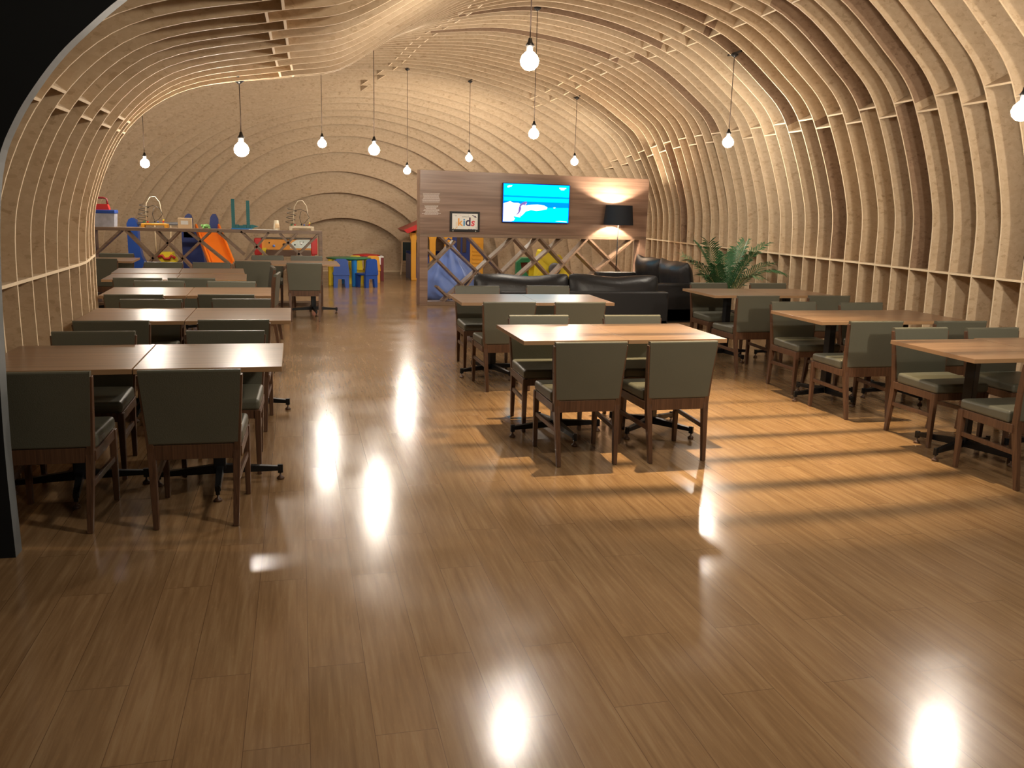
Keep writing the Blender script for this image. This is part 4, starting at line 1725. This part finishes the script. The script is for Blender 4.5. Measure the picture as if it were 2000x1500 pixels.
m = MB()
pl = gp([(1003, 512), (1014, 503), (1040, 503), (1045, 510)])
m.prism(pl, -.2, .2)
m.build('canopy', 'green', t, bevel=.015)
m = MB()
pl = gp([(1003, 536), (1004, 512), (1012, 512), (1014, 525), (1022, 529), (1027, 536)])
pl = [(pl[0][0], .0)] + pl[1:-1] + [(pl[-1][0], pl[-1][1]), (pl[-1][0], 0)]
m.prism(pl, -.2, -.1)
m.build('side_wall', 'green', t, bevel=.01)
m = MB()
pl = gp([(1013, 509), (1029, 509), (1029, 527), (1013, 527)])
m.prism(pl, -.05, .1)
m.build('arch_panel', 'maroon', t, bevel=.03)
m = MB()
pl = gp([(1030, 510), (1041, 510), (1041, 530), (1030, 530)])
pl = [pl[0], pl[1], (pl[2][0], 0), (pl[3][0], 0)]
m.prism(pl, -.12, .12)
m.build('side_panel', 'yellow', t, bevel=.01)
YV = 15.6
y0 = at(1075, 520, v=YV)
t = thing('ride_on_toy', 'yellow plastic rocking toy with a grey wheel behind the lattice', 'toy', (y0.x, YV, 0))
ox = y0.x
m = MB()
pl = gp([(1046, 536), (1050, 500), (1053, 488), (1059, 486), (1064, 490), (1072, 497), (1090, 497), (1098, 508), (1108, 528), (1110, 536)], YV, ox)
pl = [(pl[0][0] - .05, 0)] + pl + [(pl[-1][0] + .05, 0)]
m.prism(pl, -.14, .14)
m.build('body', 'yellow', t, bevel=.04, seg=3)
m = MB()
q = at(1078, 524, v=YV)
m.lathe([(.10, -.02), (.115, 0), (.115, .03), (.10, .05), (.06, .055)], (0, 0, 0), 18)
o = m.build('wheel', 'grey', t, loc=(q.x - ox, -.16, q.z))
o.rotation_euler = (R(90), 0, 0)


# ------------------------------------------------------------------ sofas
def cushion(w, d, h, seed, mt_='sofa', name='cushion', parent=None, loc=(0, 0, 0), rot=(0, 0, 0)):
    """a stuffed leather pillow: swollen middle, pinched corners"""
    rn = random.Random(seed)
    nx, nz = 10, 6
    m = MB()
    vs, fs = [], []
    ph1, ph2 = rn.uniform(0, 6), rn.uniform(0, 6)
    for side in (-1, 1):
        for j in range(nz + 1):
            for i in range(nx + 1):
                a, b = i / nx * 2 - 1, j / nz * 2 - 1
                e = (1 - abs(a) ** 3.2) * (1 - abs(b) ** 3.0)
                bulge = side * d / 2 * (0.25 + .75 * e ** .45) if e > 0 else side * d / 2 * .12
                x = a * w / 2 * (1 - .05 * (1 - abs(a)) * 0 - .03 * (1 - b * b) * 0)
                z = b * h / 2 * (1 + .10 * (a * a - .5)) + .012 * math.sin(a * 5 + ph1)
                bulge += .008 * math.sin(a * 7 + ph2) * e
                vs.append((x, bulge, z))
    N = (nx + 1) * (nz + 1)
    for s in (0, 1):
        for j in range(nz):
            for i in range(nx):
                q = s * N + j * (nx + 1) + i
                fs.append((q, q + 1, q + nx + 2, q + nx + 1))
    edge = [i for i in range(nx + 1)] + [(j * (nx + 1) + nx) for j in range(1, nz + 1)] + [nz * (nx + 1) + i for i in range(nx - 1, -1, -1)] + [j * (nx + 1) for j in range(nz - 1, 0, -1)]
    for a, b in zip(edge, edge[1:] + edge[:1]):
        fs.append((a, b, b + N, a + N))
    m.add(vs, fs, 0, True)
    o = m.build(name, mt_, parent, loc=loc, subsurf=1)
    o.rotation_euler = rot
    return o


def make_sofa(name, label, W, D, loc, rz, arms, cush, seed, back_h=.66, seat_n=2, arm_h=.60):
    """local: back along y=0 (rear face), sitting towards +y, width along x"""
    t = thing(name, label, 'sofa', loc, rz)
    m = MB()
    m.box((0, .0, .10), (W, D, .30))
    m.build('base', 'sofabase', t, bevel=.015)
    m = MB()
    m.box((0, 0, .10), (W, .16, back_h))
    m.build('back_frame', 'sofabase', t, bevel=.02)
    aw = .17
    for a in arms:
        x0 = 0 if a == 0 else W - aw
        m = MB()
        m.box((x0, .14, .10), (x0 + aw, D, arm_h))
        m.build('armrest', 'sofa', t, bevel=.025)
    xa = aw if 0 in arms else 0.02
    xb = W - aw if 1 in arms else W - .02
    sw_ = (xb - xa) / seat_n
    for i in range(seat_n):
        m = MB()
        m.box((xa + i * sw_ + .005, .16, .30), (xa + (i + 1) * sw_ - .005, D + .02, .45))
        m.build('seat_cushion', 'sofa', t, bevel=.04, seg=3)
    cw = cush[1] / cush[0]
    for i in range(cush[0]):
        cushion(cw * 1.01, .26, cush[2], seed + i, 'sofa', 'back_cushion', t, (cush[3] + cw * (i + .5), .24, cush[4]), (R(-10), R(random.Random(seed + i).uniform(-1.2, 1.2)), 0))
    for x in (.08, W - .08):
        for y in (.08, D - .08):
            m = MB()
            m.box((x - .03, y - .03, 0), (x + .03, y + .03, .10))
            m.build('leg', 'walnut', t)
    return t


make_sofa('sofa', 'long black leather sofa turned away from the camera behind the middle tables', 2.50, .95, (1.93, 9.86, 0), 0, (0, 1), (2, 2.36, .46, .09, .60), 5, back_h=.64)
make_sofa('sofa', 'black leather two-seat sofa facing left beside the palm', 2.25, .95, (5.58, 11.05, 0), R(90), (0, 1), (2, 1.92, .50, .17, .68), 11, back_h=.60, arm_h=.64)
# low black tray on the far arm
m = MB()

# ------------------------------------------------------------------ floor lamp
LV = 14.13
lp = at(1208.5, 420, v=LV)
fl = thing('floor_lamp', 'thin black floor lamp with a drum shade glowing against the partition', 'lamp', (lp.x, LV, 0))
zs0, zs1 = at(1208, 439.5, v=LV).z, at(1208, 401, v=LV).z
rb = (at(1235, 439, v=LV).x - at(1180, 439, v=LV).x) / 2
rt_ = (at(1232, 401, v=LV).x - at(1183, 401, v=LV).x) / 2
m = MB()
m.lathe([(.14, 0), (.14, .012), (.02, .02), (.01, .03)], (0, 0, 0), 28)
m.build('foot_plate', 'iron', fl)
m = MB()
m.tube([(0, 0, .02), (0, 0, zs0 + .12)], .009, 10)
m.build('pole', 'iron', fl)
m = MB()
m.lathe_open([(rb, zs0), (rt_, zs1)], (0, 0, 0), 40, 0)
m.lathe_open([(rb - .006, zs0), (rt_ - .006, zs1)], (0, 0, 0), 40, 1)
m.lathe_open([(rb, zs0), (rb - .006, zs0)], (0, 0, 0), 40, 0)
m.lathe_open([(rt_, zs1), (rt_ - .006, zs1)], (0, 0, 0), 40, 0)
for k in range(3):
    a = k * 2.094
    zz = zs0 + .10
    m.tube([(0, 0, zz), (math.cos(a) * (rb - .01), math.sin(a) * (rb - .01), zz + .02)], .003, 5, 0)
m.build('lamp_shade', ['shade', 'shadein'], fl)
m = MB()
m.ball((0, 0, zs0 + .205), .032, 10)
m.build('bulb', 'lampbulb', fl)
m = MB()
m.lathe([(.014, zs0 + .12), (.016, zs0 + .175)], (0, 0, 0), 12)
m.build('bulb_socket', 'socket', fl)

# ------------------------------------------------------------------ palm
PX = at(1415, 560, v=10.45)
pot = thing('plant_pot', 'dark round pot holding the palm beside the right wall', 'pot', (PX.x, 10.45, 0))
m = MB()
m.lathe([(.12, 0), (.15, .02), (.18, .32), (.185, .34), (.165, .34), (.160, .31), (.001, .31)], (0, 0, 0), 24)
m.build('vessel', 'pot', pot)
m = MB()
m.lathe([(.158, .312), (.08, .322), (.001, .325)], (0, 0, 0), 18)
m.build('soil', 'soil', pot)
palm = thing('palm_plant', 'bushy green areca palm standing beside the right wall behind the tables', 'plant', (PX.x, 10.45, .328))
rn = random.Random(21)
PO = Vector((PX.x, 10.45, .32))


def frond(tip, bow, seed, pale=False, n=22, ll=.26):
    r = random.Random(seed)
    tip = Vector(tip)
    base = Vector((r.uniform(-.03, .03), r.uniform(-.03, .03), 0))
    side = Vector((tip.x, tip.y, 0))
    if side.length < .01:
        side = Vector((1, 0, 0))
    L_ = tip.length
    mid = base * .3 + tip * .45 + Vector((0, 0, bow))
    P = []
    for i in range(17):
        t = i / 16
        P.append(base * (1 - t) ** 2 + mid * 2 * t * (1 - t) + tip * t * t)
    m = MB()
    m.tube(P, [.009 * (1 - .8 * i / 16) for i in range(17)], 6)
    st = m.build('frond_stem', 'stem', palm)
    m = MB()
    for i in range(n):
        t = .30 + .70 * i / (n - 1)
        k = min(15, int(t * 16))
        f = t * 16 - k
        p = P[k].lerp(P[k + 1], f)
        ax = (P[k + 1] - P[k]).normalized()
        s0 = ax.cross(Vector((0, 0, 1)))
        if s0.length < .05:
            s0 = ax.cross(Vector((1, 0, 0)))
        s0.normalize()
        up = s0.cross(ax).normalized()
        ln = ll * (math.sin(math.pi * min(1, .18 + .82 * (1 - abs(t - .6) * 1.5)) / 2)) * r.uniform(.8, 1.1)
        for sd in (-1, 1):
            dr_ = (s0 * sd * .75 + ax * .75 + up * .25).normalized()
            q1 = p + dr_ * ln * .5 + Vector((0, 0, -.01))
            q2 = p + dr_ * ln + Vector((0, 0, -ln * r.uniform(.18, .45)))
            wv = ax * .011
            nrm = up * .0006
            m.add([p - wv * .5, p + wv * .5, q1 + wv, q1 - wv, q2], [(0, 1, 2, 3), (3, 2, 4)], 0)
    m.build('leaflets', 'leaf2' if pale else 'leaf', st)


def fr(px, py, v, bow, seed, pale=False, n=22, ll=.26):
    q = at(px, py, v=v) - PO
    frond(q, bow, seed, pale, n, ll)


fr(1492, 480, 10.5, .30, 1)
fr(1524, 536, 10.2, .42, 2)
fr(1360, 478, 10.6, .25, 3)
fr(1350, 512, 10.3, .30, 4)
fr(1385, 476, 10.2, .16, 5)
fr(1440, 492, 10.8, .16, 6)
fr(1470, 500, 10.1, .2, 7)
fr(1398, 520, 10.1, .20, 8, ll=.2)
fr(1335, 500, 10.9, .22, 9, True, 16, .2)
fr(1503, 515, 10.7, .28, 10)
fr(1480, 545, 10.1, .34, 11, True)
fr(1455, 476, 10.5, .18, 12)
fr(1415, 500, 10.4, .1, 13)
fr(1375, 540, 10.2, .3, 14)

# ------------------------------------------------------------------ lamps of the hall outside, glimpsed through the ribs
for px, py, u_, lab in ((1918, 321, 8.2, 'small white hall lamp glimpsed through the right ribs, left one'), (1965, 321, 8.2, 'small white hall lamp glimpsed through the right ribs, right one')):
    q = at(px, py, u=u_)
    t = thing('hall_lamp', lab, 'lamp', (q.x, q.y, q.z + .12))
    m = MB()
    m.lathe([(.012, .06), (.03, .04), (.045, 0), (.045, -.01)], (0, 0, 0), 12)
    m.build('lamp_cap', 'socket', t)
    m = MB()
    m.lathe([(.02, -.01), (.045, -.08), (.05, -.14), (.02, -.2), (.001, -.21)], (0, 0, 0), 12)
    m.build('glass_tube', 'far', t)
    m = MB()
    m.tube([(0, 0, .05), (0, 0, 3.0)], .006, 6)
    m.build('cord', 'cord', t)
